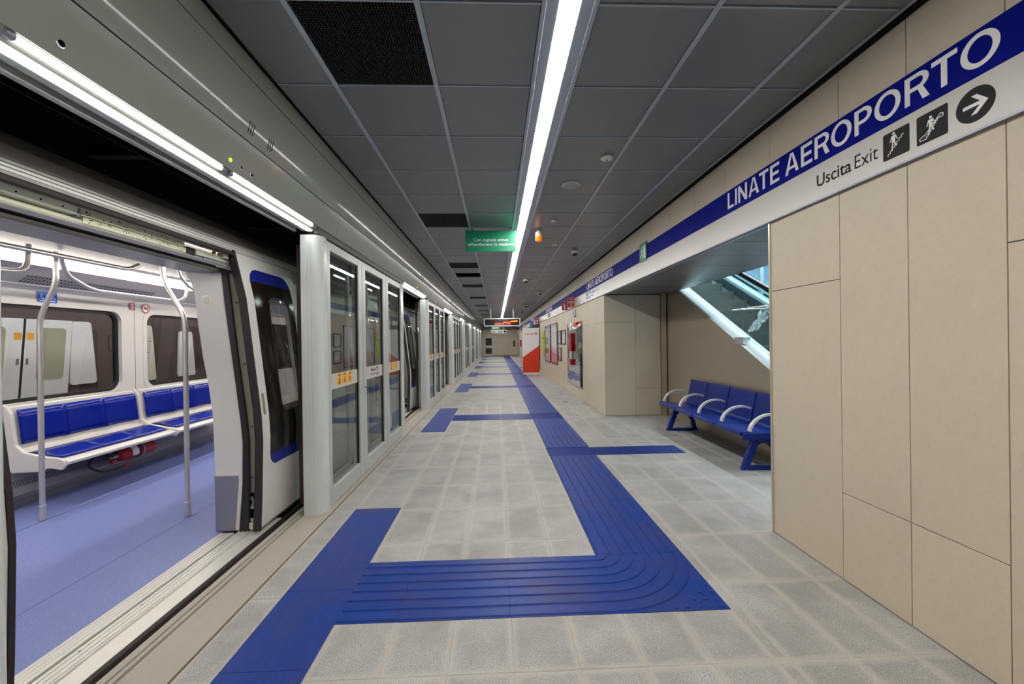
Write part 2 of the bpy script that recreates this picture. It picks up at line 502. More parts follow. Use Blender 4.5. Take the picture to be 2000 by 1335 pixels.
# ================================================================== SETTING
# ---- floor: slab of light mortar with granite tiles bedded in it
fl = struct(MB().box(-1.495, 3.46, BACKY, ENDY + 0.2, -0.30, -0.003).build('floor', M_GROUT), 'platform floor of grey granite tiles with pale mortar joints')
XE = [-1.492, -1.31, -0.895, -0.556, -0.248, 0.06, 0.367, 0.675, 0.985, 1.295, 1.36, 1.665, 1.97, 2.28, 2.59, 2.90, 3.20, 3.41]
G_ = 0.0026
tile_mesh = {}
def row_y(k): return 1.875 + 0.625 * k
def in_alcove(y0, y1): return y0 > 3.0 and y1 < 8.2
far = MB()
for k in range(-15, 66):
    y0, y1 = row_y(k), row_y(k + 1)
    if y0 < BACKY or y0 > ENDY: continue
    y1 = min(y1, ENDY)
    for i in range(len(XE) - 1):
        x0, x1 = XE[i], XE[i + 1]
        if x0 > 2.0 and not in_alcove(y0, y1) and x0 > 2.2: continue
        if x0 > 2.2 and y0 < 3.0: continue
        if i in (7, 8) and y0 > 2.6: continue          # under the tactile path
        if y0 > 1.0 and y0 < 9.4:
            key = round(x1 - x0, 3)
            if key not in tile_mesh:
                w = (x1 - x0) / 2 - G_; d = 0.3125 - G_; b = 0.0025
                mb = MB()
                mb.add([(-w, -d, -0.004), (w, -d, -0.004), (w, d, -0.004), (-w, d, -0.004), (-w, -d, -b), (w, -d, -b), (w, d, -b), (-w, d, -b),
                        (-w + b, -d + b, 0), (w - b, -d + b, 0), (w - b, d - b, 0), (-w + b, d - b, 0)],
                       [(0, 1, 5, 4), (1, 2, 6, 5), (2, 3, 7, 6), (3, 0, 4, 7), (4, 5, 9, 8), (5, 6, 10, 9), (6, 7, 11, 10), (7, 4, 8, 11), (8, 9, 10, 11)])
                tile_mesh[key] = mesh_of(mb, 'tile', M_TILE)
            o = bpy.data.objects.new('tile', tile_mesh[key]); C.objects.link(o)
            o.parent = fl
            o.location = Vector(((x0 + x1) / 2, (y0 + y1) / 2, random.uniform(-0.0008, 0.0004))) - fl.location
        else:
            far.box(x0 + G_, x1 - G_, y0 + G_, y1 - G_, -0.0035, random.uniform(-0.0006, 0))
far.build('tile_field', M_TILE, fl, kind='stuff')
# brownish open joint between the edge slab and the tiles
MB().box(-1.506, -1.494, BACKY, ENDY, -0.05, -0.0015).build('open_joint', mat('ochre_joint', '#6f6045', 0.9, var=0.4, var_scale=30), fl)
g = MB().use(mat('drain_metal', '#8d8a84', 0.4, metal=0.7)).box(1.60, 1.76, 10.03, 10.14, 0.0, 0.004)
for k in range(7): g.use(M_DARK).box(1.612 + k * 0.021, 1.622 + k * 0.021, 10.045, 10.125, 0.0041, 0.0046)
tag(g.build('drain_cover'), 'small slotted metal drain cover let into the grey floor', 'drain')

# ---- platform edge slab with the guide grooves of the sliding doors
ed = MB().prism([(-1.506, 0.0), (-1.506, -0.6), (-1.83, -0.6), (-1.83, 0.002), (-1.79, 0.002), (-1.79, -0.014), (-1.775, -0.014), (-1.775, 0.004), (-1.752, 0.004),
                 (-1.752, -0.014), (-1.737, -0.014), (-1.737, 0.0)], 'y', BACKY, ENDY)
struct(ed.build('trim_1', M_CONC), 'pale concrete platform edge slab with door guide grooves')
struct(MB().box(-10, -1.83, BACKY, ENDY + 8, -1.3, -1.1).build('track_floor', M_TUNNEL), 'dark track bed under the train')
struct(MB().box(-10.2, -10, BACKY, ENDY + 8, -1.3, 3.9).build('wall_left', M_TUNNEL), 'dark tunnel wall behind the tracks')
tr = struct(MB().box(-10, -1.76, BACKY, ENDY + 8, 3.55, 3.8).build('tunnel_ceiling', M_TUNNEL), 'dark tunnel ceiling above the train')
for x, r in ((-2.5, 0.05), (-2.75, 0.03), (-2.95, 0.07), (-3.5, 0.04)):
    MB().tube([(x, BACKY, 3.55 - r - 0.06), (x, ENDY, 3.55 - r - 0.06)], r, 10).build('duct_pipe', mat('duct_grey', '#1c222b', 0.5, metal=0.3, spec=0.2), tr, smooth=True)
for k in range(16): MB().box(-4.2, -1.9, -1 + 2.7 * k, -0.9 + 2.7 * k, 3.50, 3.55).build('tunnel_rib', mat('duct_grey', '#1c222b', 0.5, metal=0.3, spec=0.2), tr)
struct(MB().box(-10, -1.84, ENDY + 8, ENDY + 8.2, -1.3, 3.9).build('wall_tunnel_end', M_TUNNEL), 'dark end of the tunnel')
struct(MB().box(-1.9, 3.5, BACKY - 0.2, BACKY, -0.3, 3.5).build('wall_front', M_STONE), 'stone clad wall at the end of the platform behind the viewer')
struct(MB().box(-10, -1.9, BACKY - 0.2, BACKY, -1.3, 3.9).build('wall_tunnel_front', M_TUNNEL), 'dark tunnel end')

# ---- ceiling
ce = struct(MB().box(-1.75, 2.6, BACKY, ENDY + 0.2, CEIL + 0.10, CEIL + 0.3).build('ceiling', M_DARK), 'suspended ceiling of grey metal panels on a grid')
XC = [(-1.405, -1.017), (-1.017, -0.370), (-0.370, 0.260), (0.520, 1.140), (1.140, 1.770), (1.770, 2.105)]
PIT = 0.665
def crow(k): return 2.03 + PIT * k
panel_mesh = {}
def panel_for(w):
    key = round(w, 3)
    if key not in panel_mesh:
        a, d = w / 2 - 0.008, PIT / 2 - 0.005; b = 0.012
        mb = MB()
        mb.add([(-a, -d, 0.02), (a, -d, 0.02), (a, d, 0.02), (-a, d, 0.02), (-a, -d, 0.006), (a, -d, 0.006), (a, d, 0.006), (-a, d, 0.006),
                (-a + b, -d + b, 0.0), (a - b, -d + b, 0), (a - b, d - b, 0), (-a + b, d - b, 0)],
               [(0, 4, 5, 1), (1, 5, 6, 2), (2, 6, 7, 3), (3, 7, 4, 0), (4, 8, 9, 5), (5, 9, 10, 6), (6, 10, 11, 7), (7, 11, 8, 4), (8, 11, 10, 9)])
        panel_mesh[key] = mesh_of(mb, 'panel', M_CEIL)
    return panel_mesh[key]
gr = MB()
w = 0.647 - 0.02
for k in range(41):
    x = -w / 2 + w * k / 40; gr.box(x - 0.0016, x + 0.0016, -0.322, 0.322, 0.0, 0.014)
for k in range(41):
    y = -0.322 + 0.644 * k / 40; gr.box(-w / 2, w / 2, y - 0.0016, y + 0.0016, 0.001, 0.013)
gr.use(M_DARK).box(-w / 2, w / 2, -0.325, 0.325, 0.045, 0.05)
gr.mats[0:0] = []
grille_me = mesh_of(gr, 'grille', M_GRILLE)
grille_me.materials.clear(); grille_me.materials.append(M_GRILLE)
farp = MB(); farg = MB()
for k in range(-14, 62):
    y0 = crow(k); y1 = y0 + PIT
    if y0 < BACKY or y0 > ENDY - 0.3: continue
    for i, (x0, x1) in enumerate(XC):
        grl = i == 1 and k % 5 == 0
        if i == 1 and k == 12: continue
        if -1 <= k <= 20:
            o = bpy.data.objects.new('grille' if grl else 'panel', grille_me if grl else panel_for(x1 - x0)); C.objects.link(o)
            o.parent = ce; o.location = Vector(((x0 + x1) / 2, (y0 + y1) / 2, CEIL + 0.004)) - ce.location
        elif grl:
            farg.box(x0 + 0.01, x1 - 0.01, y0 + 0.01, y1 - 0.01, CEIL + 0.03, CEIL + 0.04)
        else:
            farp.box(x0 + 0.008, x1 - 0.008, y0 + 0.005, y1 - 0.005, CEIL + 0.004, CEIL + 0.016)
farp.build('panel_field', M_CEIL, ce, kind='stuff')
farg.build('grille_field', M_GRILLE, ce, kind='stuff')
for x in (-1.017, -0.370, 1.140, 1.770):
    MB().box(x - 0.016, x + 0.016, BACKY, ENDY, CEIL - 0.002, CEIL + 0.03).build('grid_bar', M_CBAR, ce, bevel=0.003)
MB().box(-1.405, -1.396, BACKY, ENDY, CEIL - 0.004, CEIL + 0.03).build('edge_angle', M_DARK, ce)
MB().prism([(2.092, CEIL - 0.004), (2.112, CEIL - 0.004), (2.112, CEIL + 0.05), (2.092, CEIL + 0.05)], 'y', BACKY, ENDY).build('edge_angle', M_CBAR, ce)
cb = MB()
for x0, x1 in XC: cb.box(x0 + 0.017, x1 - 0.017, -0.0045, 0.0045, 0.0, 0.012)
cb_me = mesh_of(cb, 'cross_bar', M_CBAR)
for k in range(-14, 61):
    if crow(k) < BACKY + 0.1: continue
    o = bpy.data.objects.new('cross_bar', cb_me); C.objects.link(o); o.parent = ce
    o.location = Vector((0, crow(k), CEIL + 0.001)) - ce.location
# metal channel that takes the strip lights
MB().prism([(0.247, CEIL - 0.004), (0.268, CEIL - 0.004), (0.271, CEIL - 0.0012), (0.332, CEIL - 0.0016), (0.332, CEIL + 0.06), (0.247, CEIL + 0.06)], 'y', BACKY, ENDY - 0.2).build('light_channel', M_CBAR, ce)
MB().prism([(0.441, CEIL + 0.06), (0.441, CEIL - 0.0016), (0.506, CEIL - 0.0012), (0.509, CEIL - 0.004), (0.531, CEIL - 0.004), (0.531, CEIL + 0.06)], 'y', BACKY, ENDY - 0.2).build('light_channel', M_CBAR, ce)

# ---- right wall, clad with stone panels
wr = MB()
wr.box(WALLX + 0.02, 2.60, BACKY, 3.13, -0.3, CEIL + 0.12)
wr.box(WALLX + 0.02, 2.60, 3.13, 8.12, 2.44, CEIL + 0.12)
wr.box(WALLX + 0.02, 3.60, 8.12, 20.2, -0.3, CEIL + 0.12)
wr.box(WALLX + 0.02, 2.60, 20.2, 33.0, 2.44, CEIL + 0.12)
wr.box(WALLX + 0.02, 3.60, 33.0, 38.4, -0.3, CEIL + 0.12)
wr.box(WALLX + 0.02, 2.60, 38.4, 40.4, 2.12, CEIL + 0.12)
wr.box(WALLX + 0.02, 3.60, 40.4, ENDY + 0.2, -0.3, CEIL + 0.12)
wl = struct(wr.build('wall_right', M_JOINT), 'long side wall clad with beige stone panels')
J_ = 0.0022
def wpanel(y0, y1, z0, z1, x=WALLX):
    return MB().box(x, x + 0.018, y0 + J_, y1 - J_, z0 + J_, z1 - J_).build('panel', M_STONE, wl, bevel=0.001, seg=1)
farw = MB()
def wstuff(y0, y1, z0, z1): farw.box(WALLX, WALLX + 0.018, y0 + J_, y1 - J_, z0 + J_, z1 - J_)
TOP = 3.172
for y0, y1, cut in ((0.39, 1.01, 0.545), (1.01, 1.643, 1.905), (1.643, 2.058, 0.545), (2.058, 2.482, 0.545), (2.482, 3.125, 1.88)):
    wpanel(y0, y1, 0.004, cut); wpanel(y0, y1, cut, 2.42); wpanel(y0, y1, 2.86, TOP)
y = 0.39; k = 0
while y > BACKY + 0.7:
    wd = (0.42, 0.63)[k % 2]; cut = (1.9, 0.545)[k % 2]
    wstuff(y - wd, y, 0.004, cut); wstuff(y - wd, y, cut, 2.42); wstuff(y - wd, y, 2.86, TOP); y -= wd; k += 1
y = 3.125; k = 0
while y < 20.0:                                   # the row above the sign band
    y1 = y + 0.61; wpanel(y, y1, 2.86, TOP); y = y1
while y < ENDY - 0.3:
    y1 = min(y + 0.61, ENDY); wstuff(y, y1, 2.86, TOP); y = y1
y = 8.10; k = 0
while y < 20.1:
    y1 = min(y + (0.74 if k == 0 else 0.645), 20.2); cut = (1.87, 0.54, 1.87, 0.54, 1.2)[k % 5]
    wpanel(y, y1, 0.004, cut); wpanel(y, y1, cut, 2.42); y = y1; k += 1
y = 33.0; k = 0
while y < ENDY - 0.1:
    y1 = min(y + 0.675, ENDY)
    if not (38.3 < y < 40.4):
        cut = (1.87, 0.54)[k % 2]; wstuff(y, y1, 0.004, cut); wstuff(y, y1, cut, 2.42)
    else: wstuff(y, y1, 2.13, 2.42)
    y = y1; k += 1
farw.build('panel_field', M_STONE, wl, kind='stuff')
for x0, x1, cut in ((2.152, 2.77, 1.87), (2.77, 3.285, 0.54)):          # return wall at the far side of the alcove
    for z0, z1 in ((0.004, cut), (cut, 2.415)):
        MB().box(x0 + J_, x1 - J_, 8.10, 8.118, z0 + J_, z1 - J_).build('panel', M_STONE, wl, bevel=0.001, seg=1)
MB().box(3.29, 3.40, 8.085, 8.12, 0.0, 2.42).build('metal_strip', M_CLAD, wl)
MB().box(2.140, 2.172, 3.122, 3.138, 0.0, 2.425).build('corner_bar', mat('corner_steel', '#d8cfbb', 0.3, metal=0.6), wl)
MB().box(2.172, 2.6, 3.128, 3.145, 0.0, 2.42).build('reveal_panel', M_STONE, wl)
for k in range(4): MB().box(2.17 + 0.32 * k, 2.485 + 0.32 * k, 32.98, 33.0, 0.0, 2.42).build('panel', M_STONE, wl)
MB().box(2.17, 2.6, 20.2, 20.22, 0.0, 2.42).build('reveal_panel', M_STONE, wl)
MB().box(3.55, 3.6, 20.2, 33.0, -0.3, 2.6).build('back_panel', M_CLAD, wl)
MB().box(2.15, 3.6, 20.2, 33.0, -0.3, -0.003).build('alcove_floor', M_TILE, wl)
MB().box(2.17, 3.6, 20.2, 33.0, 2.42, 2.46).build('alcove_soffit', M_CEIL, wl)
# soffit of the seating alcove: metal panels that end where the escalator shaft opens
sof = MB().box(2.16, 3.42, 3.13, 8.12, 2.445, 2.60).build('ceiling_alcove', M_DARK)
struct(sof, 'low soffit of grey metal panels over the seating alcove')
for k in range(8):
    MB().box(2.20, 3.415, 3.15 + 0.62 * k, 3.15 + 0.62 * k + 0.612, 2.424, 2.442).build('panel', M_CEIL, sof, bevel=0.003, seg=1)
MB().box(2.158, 2.198, 3.13, 8.12, 2.414, 2.444).build('edge_angle', M_CBAR, sof)

# ---- end wall with a glazed door
we = struct(MB().box(-1.9, 3.6, ENDY, ENDY + 0.2, -0.3, CEIL + 0.12).build('wall_back', M_JOINT), 'stone clad end wall at the far end of the platform')
xs = [-1.56, -1.42]
for x0, x1 in ((-1.56, -1.42), (-0.32, 0.02), (0.02, 0.57), (0.57, 1.16), (1.16, 1.70), (1.70, 2.15)):
    for z0, z1 in ((0.04, 1.30), (1.30, 2.79)):
        MB().box(x0 + J_, x1 - J_, ENDY - 0.02, ENDY, z0 + J_, z1 - J_).build('panel', M_STONE, we)
MB().box(-1.42, -0.32, ENDY - 0.02, ENDY, 2.08, 2.79).build('panel', M_STONE, we)
struct(MB().box(-1.56, 2.15, ENDY - 0.03, ENDY - 0.005, 0.0, 0.04).build('baseboard_back', M_JOINT), 'dark skirting of the end wall')
struct(MB().box(-1.5, 2.15, ENDY - 0.7, ENDY, 2.79, CEIL).build('trim_2', mat('beam_grey', '#6b6a66', 0.6)), 'grey downstand beam across the ceiling before the end wall')
dr = struct(plate('door_1', [(-1.38, 0.01), (-0.34, 0.01), (-0.34, 2.0), (-1.38, 2.0)], [rrect(-1.15, -0.50, 1.12, 1.86, 0.02, 2), rrect(-1.15, -0.50, 0.25, 0.82, 0.02, 2)],
                  lambda a, b, d: (a, ENDY - 0.05 + d, b), 0.045, M_TRAING), 'pale door with two windows in the end wall')
for z0, z1 in ((1.12, 1.86), (0.25, 0.82)):
    MB().box(-1.15, -0.5, ENDY - 0.03, ENDY - 0.024, z0, z1).build('pane', mat('door_dark_glass', '#2b241a', 0.1, spec=0.6), dr)
MB().box(-1.42, -1.38, ENDY - 0.06, ENDY, 0, 2.08).build('door_frame', M_ALU, dr)
MB().box(-0.34, -0.30, ENDY - 0.06, ENDY, 0, 2.08).build('door_frame', M_ALU, dr)
MB().box(-1.42, -0.30, ENDY - 0.06, ENDY, 2.01, 2.08).build('door_frame', M_ALU, dr)
MB().box(-0.47, -0.42, ENDY - 0.10, ENDY - 0.05, 0.95, 1.1).build('handle', M_STEEL, dr)
d2 = struct(MB().box(2.155, 2.175, 38.4, 40.4, 0, 2.12).build('door_2', mat('door_grey', '#7f7d76', 0.4)), 'grey side door at the far end of the long wall')
MB().box(2.13, 2.19, 38.32, 38.42, 0, 2.2).build('door_frame', M_ALU, d2)
MB().box(2.13, 2.19, 40.38, 40.48, 0, 2.2).build('door_frame', M_ALU, d2)
MB().box(2.13, 2.19, 38.32, 40.48, 2.12, 2.2).build('door_frame', M_ALU, d2)
# ================================================================== TACTILE PAVING
TZ = 0.0025
def ridged(w, l, pitch, top, hgt, along='y', side=0.007):
    """rubber tile w by l with ridges running along y (or x)"""
    mb = MB(); a, b = (w, l) if along == 'y' else (l, w)
    prof = [(-a / 2, -0.002), (-a / 2, 0.0)]
    n = max(1, int(round(a / pitch))); p = a / n
    for k in range(n):
        c = -a / 2 + p * (k + 0.5); s = min(side, (p - top) / 3)
        prof += [(c - top / 2 - s, 0.0), (c - top / 2, hgt), (c + top / 2, hgt), (c + top / 2 + s, 0.0)]
    prof += [(a / 2, 0.0), (a / 2, -0.002)]
    mb.prism(prof, 'y', -b / 2, b / 2)
    if along == 'x': mb.v = [(y, -x, z) for x, y, z in mb.v]
    return mb
_tm = {}
def tactile(parent, x0, x1, y0, y1, style, m):
    g = 0.0025
    w, l = round(x1 - x0 - g, 3), round(y1 - y0 - g, 3)
    key = (w, l, style)
    if key not in _tm:
        if style == 'guide': mb = ridged(w, l, 0.0886, 0.056, 0.0065, 'y', 0.004)
        elif style == 'guide_x': mb = ridged(w, l, 0.0886, 0.056, 0.0065, 'x', 0.004)
        elif style == 'fine': mb = ridged(w, l, 0.0115, 0.0055, 0.0015)
        else: mb = ridged(w, l, 0.0115, 0.0055, 0.0015, 'x')
        _tm[key] = mesh_of(mb, 'tactile_tile', m)
    o = bpy.data.objects.new('tactile_tile', _tm[key]); C.objects.link(o); o.parent = parent
    o.location = Vector(((x0 + x1) / 2, (y0 + y1) / 2, TZ)) - wpos(parent)
SX0, SX1 = 0.677, 1.293
MX0, MX1 = -1.308, -0.897
U = 0.62
path = thing('tactile_path', (0.985, 2.56, 0), 'blue ribbed rubber guide path that turns a corner and runs down the whole platform', 'tactile paving')
M_UNDER = mat('tactile_underlay', '#0c1838', 0.7)
MB().box(-0.8965, SX1 - 0.002, 2.248, 2.866, 0.0001, 0.0007).build('underlay', M_UNDER, path)
for x0, x1 in ((-0.897, -0.57), (-0.57, 0.055), (0.055, SX0)): tactile(path, x0, x1, 2.245, 2.867, 'guide_x', M_BLUE)
cuts = [(5.368, 5.767)] + [(d - 0.22 if i == 0 else d - 0.2, d + 0.38) for i, d in enumerate(DOORS[1:])]
ye = 2.87
for c0, c1 in sorted(cuts) + [(ENDY - 0.36, ENDY)]:
    if c0 - ye > 0.05: MB().box(SX0 + 0.001, SX1 - 0.001, ye, c0 - 0.004, 0.0001, 0.0005).build('underlay', M_UNDER, path)
    ye = c1 + 0.004
y = 2.87
while y < ENDY - 0.4:
    nxt = min([c for c in cuts if c[1] > y + 0.01], key=lambda c: c[0], default=(ENDY - 0.35, ENDY))
    if y >= nxt[0] - 0.01: y = nxt[1]; continue
    y1 = min(y + U, nxt[0])
    if y1 - y > 0.03: tactile(path, SX0, SX1, y, y1, 'guide', M_BLUE)
    y = y1
# the corner tile: quarter-round ridges and studs outside the bend
co = MB().box(SX0, SX1, 2.247, 2.868, 0.0006, TZ)
for k in range(7):
    r = 0.0886 * (k + 0.5); h = 0.0065; t = 0.028
    if r + t > 0.612: continue
    ring = []
    for (rr, z) in ((r - t - 0.004, TZ), (r - t, TZ + h), (r + t, TZ + h), (r + t + 0.004, TZ)):
        ring.append((max(rr, 0.004), z))
    o0 = len(co.v); n = 14
    for i in range(n + 1):
        a = -PI / 2 + PI / 2 * i / n
        for rr, z in ring: co.v.append((SX0 + rr * math.cos(a), 2.868 + rr * math.sin(a), z))
    for i in range(n):
        for q in range(3):
            co.face((o0 + i * 4 + q, o0 + (i + 1) * 4 + q, o0 + (i + 1) * 4 + q + 1, o0 + i * 4 + q + 1))
    co.face([o0 + q for q in range(4)]); co.face([o0 + n * 4 + q for q in range(4)][::-1])
co.build('corner_tile', M_BLUE, path, recalc=True)
for i in range(8):
    for j in range(8):
        x = 1.262 - 0.066 * i; y = 2.278 + 0.066 * j
        if math.hypot(x - SX0, y - 2.868) > 0.655 and x < 1.285:
            MB().lathe([(0.013, 0), (0.012, 0.004), (0.008, 0.0065), (0.001, 0.007)], (x, y, TZ), 'z', 10).build('stud', M_BLUE, path, smooth=True)
# warning mats in front of the doorways and the fine-ribbed strips that lead to them
for i, d in enumerate(DOORS):
    y0, y1 = (1.32, 3.80) if i == 0 else (d - 1.17, d + 1.27)
    t = thing('door_mat', ((MX0 + MX1) / 2, (y0 + y1) / 2, 0),
              ('long blue finely ribbed floor mat at the open train door, joined by the path corner' if i == 0 else
               'blue finely ribbed floor mat before the %s doorway along the screen doors' % ORD[i]), 'floor mat', 'blue mats at the doorways')
    n = 4
    MB().box(MX0 + 0.001, MX1 - 0.001, y0 + 0.001, y1 - 0.001, 0.0001, 0.0007).build('underlay', M_UNDER, t)
    for k in range(n): tactile(t, MX0, MX1, y0 + (y1 - y0) * k / n, y0 + (y1 - y0) * (k + 1) / n, 'fine', M_BLUE)
    if i:
        c0, c1 = cuts[i]
        t = thing('cross_strip', (-0.1, (c0 + c1) / 2, 0), 'blue cross strip linking the guide path to the mat at the %s doorway' % ORD[i], 'tactile paving', 'blue strips from path to doorways')
        xs = [MX1 + 0.004, -0.57, 0.055, SX0, SX1]
        for a, b in zip(xs, xs[1:]): tactile(t, a, b, c0, c1, 'fine_x', M_BLUED)
t = thing('bench_strip', (1.6, 5.57, 0), 'dark blue strip across the guide path reaching towards the alcove bench', 'tactile paving')
xs = [SX0 - 0.006, SX1, 1.90, 2.505]
for a, b in zip(xs, xs[1:]): tactile(t, a, b, 5.37, 5.765, 'fine_x', M_BLUED)
t = thing('side_strip', (1.9, 23.25, 0), 'dark blue strip from the guide path to the wall behind the roll-up banner', 'tactile paving')
for a, b in ((SX1, 1.9), (1.9, 2.5), (2.5, 3.1)): tactile(t, a, b, 23.1, 23.45, 'fine_x', M_BLUED)

# ================================================================== PLATFORM SCREEN DOORS
GX = -1.575
def rounded_post(y0, y1, near):
    """post section in (x, y): bull-nosed on the side that faces the doorway"""
    xa, xb = -1.725, -1.552; r = 0.075
    pts = []
    ya, yb = y0, y1
    # flutes on the face turned to the doorway
    pts.append((xa, ya))
    for c in (-1.705, -1.672, -1.640):
        pts += [(c - 0.004, ya), (c - 0.002, ya + 0.003), (c + 0.002, ya + 0.003), (c + 0.004, ya)]
    for k in range(9):
        a = -PI / 2 + PI / 2 * k / 8
        pts.append((xb - r + r * math.cos(a), ya + r + r * math.sin(a)))
    pts += [(xb, yb), (xa, yb)]
    if not near: return pts
    return [(x, y0 + y1 - y) for x, y in pts][::-1]
for i, d in enumerate(DOORS):
    for side in (0, 1):
        if side == 0: y0, y1, near = d - 1.42, d - HALF + (0.075 if i == 0 else 0.02), True
        else: y0, y1, near = d + HALF, d + HALF + 0.14, False
        o = thing('door_post', (-1.64, (y0 + y1) / 2, 0),
                  'pale grey bull-nosed door post at the %s side of the %s doorway' % (('near', 'far')[side], ORD[i]), 'post', 'posts beside the doorways')
        MB().prism(rounded_post(y0, y1, near), 'z', 0.0, 2.487).build('post', M_POST, o, smooth=True)
        yb = y1 + 0.135 if side else y0 - 0.135
        MB().box(-1.883, -1.835, yb - 0.022, yb + 0.022, 0.0, 2.46).build('seal_strip', mat('bronze_seal', '#5d5345', 0.4, metal=0.5), o, bevel=0.004)
def picto(mb, x, y, s, mtx, kind):
    mb.use(M_BLACK)
    for r in range(3): mb.rect(x + 0.12 * s, x + 0.88 * s, y + s * (1.52 - 0.12 * r), y + s * (1.58 - 0.12 * r), mtx, 0.0012, 0.0006)
    if kind == 0:
        mb.disc(x + 0.5 * s, y + 0.78 * s, 0.16 * s, mtx, 0.0012, 12, 0.0006)
        mb.flat([(x + 0.2 * s, y + 0.18 * s), (x + 0.8 * s, y + 0.18 * s), (x + 0.62 * s, y + 0.55 * s), (x + 0.38 * s, y + 0.55 * s)], mtx, 0.0012, 0.0006)
    elif kind == 1:
        mb.stroke([(x + 0.2 * s, y + 0.3 * s), (x + 0.5 * s, y + 0.3 * s), (x + 0.5 * s, y + 0.9 * s), (x + 0.85 * s, y + 0.9 * s)], 0.1 * s, mtx, 0.0012, 0.0006)
        mb.disc(x + 0.68 * s, y + 0.42 * s, 0.15 * s, mtx, 0.0012, 12, 0.0006)
    else:
        mb.stroke([(x + 0.5 * s, y + 0.2 * s), (x + 0.5 * s, y + 0.95 * s)], 0.1 * s, mtx, 0.0012, 0.0006)
        mb.stroke([(x + 0.18 * s, y + 0.7 * s), (x + 0.82 * s, y + 0.7 * s)], 0.1 * s, mtx, 0.0012, 0.0006)
        mb.stroke([(x + 0.25 * s, y + 0.4 * s), (x + 0.75 * s, y + 0.4 * s)], 0.08 * s, mtx, 0.0012, 0.0006)
BAYS = []
for i, d in enumerate(DOORS):
    s = d + HALF + 0.145
    e = DOORS[i + 1] - 1.425 if i + 1 < len(DOORS) else ENDY - 0.02
    BAYS.append((s, e))
BAYS.insert(0, (BACKY, DOORS[0] - 1.425))
for bi, (s, e) in enumerate(BAYS):
    L_ = e - s
    f = L_ / 2.90 if bi else 1
    lab = ('glazed screen panel behind the viewer before the first doorway' if bi == 0 else
           'three-pane glazed platform screen between the %s and %s doorways' % (ORD[bi - 1], ORD[bi]) if bi < len(DOORS) else 'short glazed platform screen between the last doorway and the end wall')
    t = thing('screen_bay', (-1.6, (s + e) / 2, 0), lab, 'glass screen', 'glazed bays between the doorways')
    if bi in (0, len(BAYS) - 1): panes = [(s + 0.08, e - 0.08)]; stiles = [(s, s + 0.08), (e - 0.08, e)]
    else:
        panes = [(s + 0.08 * f, s + 0.87 * f), (s + 1.12 * f, s + 1.88 * f), (s + 2.15 * f, s + 2.89 * f)]
        stiles = [(s, s + 0.08 * f), (s + 0.87 * f, s + 0.99 * f), (s + 1.0 * f, s + 1.12 * f), (s + 1.88 * f, s + 2.01 * f), (s + 2.02 * f, s + 2.15 * f), (s + 2.89 * f, e)]
    for a, b in stiles: MB().box(-1.635, GX + 0.02, a + 0.001, b - 0.001, 0.005, 2.475).build('stile', M_ALU, t, bevel=0.004, seg=1)
    for a, b in panes:
        MB().box(-1.635, GX + 0.018, a, b, 2.395, 2.475).build('top_rail', M_ALU, t, bevel=0.003, seg=1)
        MB().box(-1.635, GX + 0.018, a, b, 0.005, 0.165).build('bottom_rail', M_ALU, t, bevel=0.003, seg=1)
        pn = MB().box(GX - 0.013, GX - 0.005, a - 0.005, b + 0.005, 0.16, 2.40).build('pane', G_SCREEN, t)
        # black gasket at the far edge of the pane
        MB().box(GX - 0.03, GX + 0.004, b - 0.012, b + 0.0, 0.165, 2.395).build('gasket', M_BLKR, t)
        if bi and b - a > 0.3 and bi < 6:
            bd = MB().box(GX - 0.004, GX - 0.001, a + 0.002, b - 0.014, 1.08, 1.23).build('white_band', M_WHITE, t)
            q = panes.index((a, b)); sub = None
            if bi <= 3:
                if q != 1:
                    sb = MB(); sb.use(M_YEL)
                    starts = (0.185, 0.328, 0.48) if q == 0 else (0.16, 0.31, 0.46)
                    mt = on_left(GX - 0.001, a, 1.108)
                    for kk, u in enumerate(starts):
                        sb.use(M_YEL).rect(u * f, u * f + 0.108 * f, 0, 0.113, mt, 0.0, 0.001)
                        picto(sb, u * f + 0.02 * f, 0.002, 0.068, mt, kk)
                    sb.build('yellow_stickers', None, t)
                else:
                    mt = on_left(GX - 0.001, a, 0)
                    text('Binario', on_left(GX - 0.001, a + 0.235 * f, 1.170), 0.20 * f, 0.032, M_BLACK, t, weight=0.008)
                    text('Platform', on_left(GX - 0.001, a + 0.215 * f, 1.117), 0.225 * f, 0.032, M_GREYTX, t)
                    text('2', on_left(GX - 0.001, a + 0.462 * f, 1.112), 0.075 * f, 0.100, M_BLACK, t)
    if 0 < bi < len(BAYS) - 1:      # keyhole in the door stile
        MB().lathe([(0.012, 0), (0.012, 0.004)], (GX + 0.0195, s + 1.07 * f, 1.0), 'x', 10).build('key_hole', M_DARK, t)
# sliding leaves parked behind the bays
for i, d in enumerate(DOORS[:6]):
    for side in (0, 1):
        y0, y1 = (d + 1.37, d + 2.50) if side else (d - 2.50, d - 1.44)
        o = thing('sliding_leaf', (-1.78, (y0 + y1) / 2, 0), 'glass sliding leaf parked behind the screen, %s side of %s doorway' % (('near', 'far')[side], ORD[i]), 'sliding door', 'open sliding leaves')
        for a, b in ((y0, y0 + 0.055), (y1 - 0.055, y1)): MB().box(-1.80, -1.765, a, b, 0.02, 2.46).build('stile', M_ALU, o)
        for a, b in ((0.02, 0.10), (2.39, 2.46)): MB().box(-1.80, -1.765, y0 + 0.056, y1 - 0.056, a, b).build('rail', M_ALU, o)
        MB().box(-1.786, -1.780, y0 + 0.05, y1 - 0.05, 0.095, 2.395).build('pane', glass('leaf_glass', (0.86, 0.90, 0.88), 1.45), o)

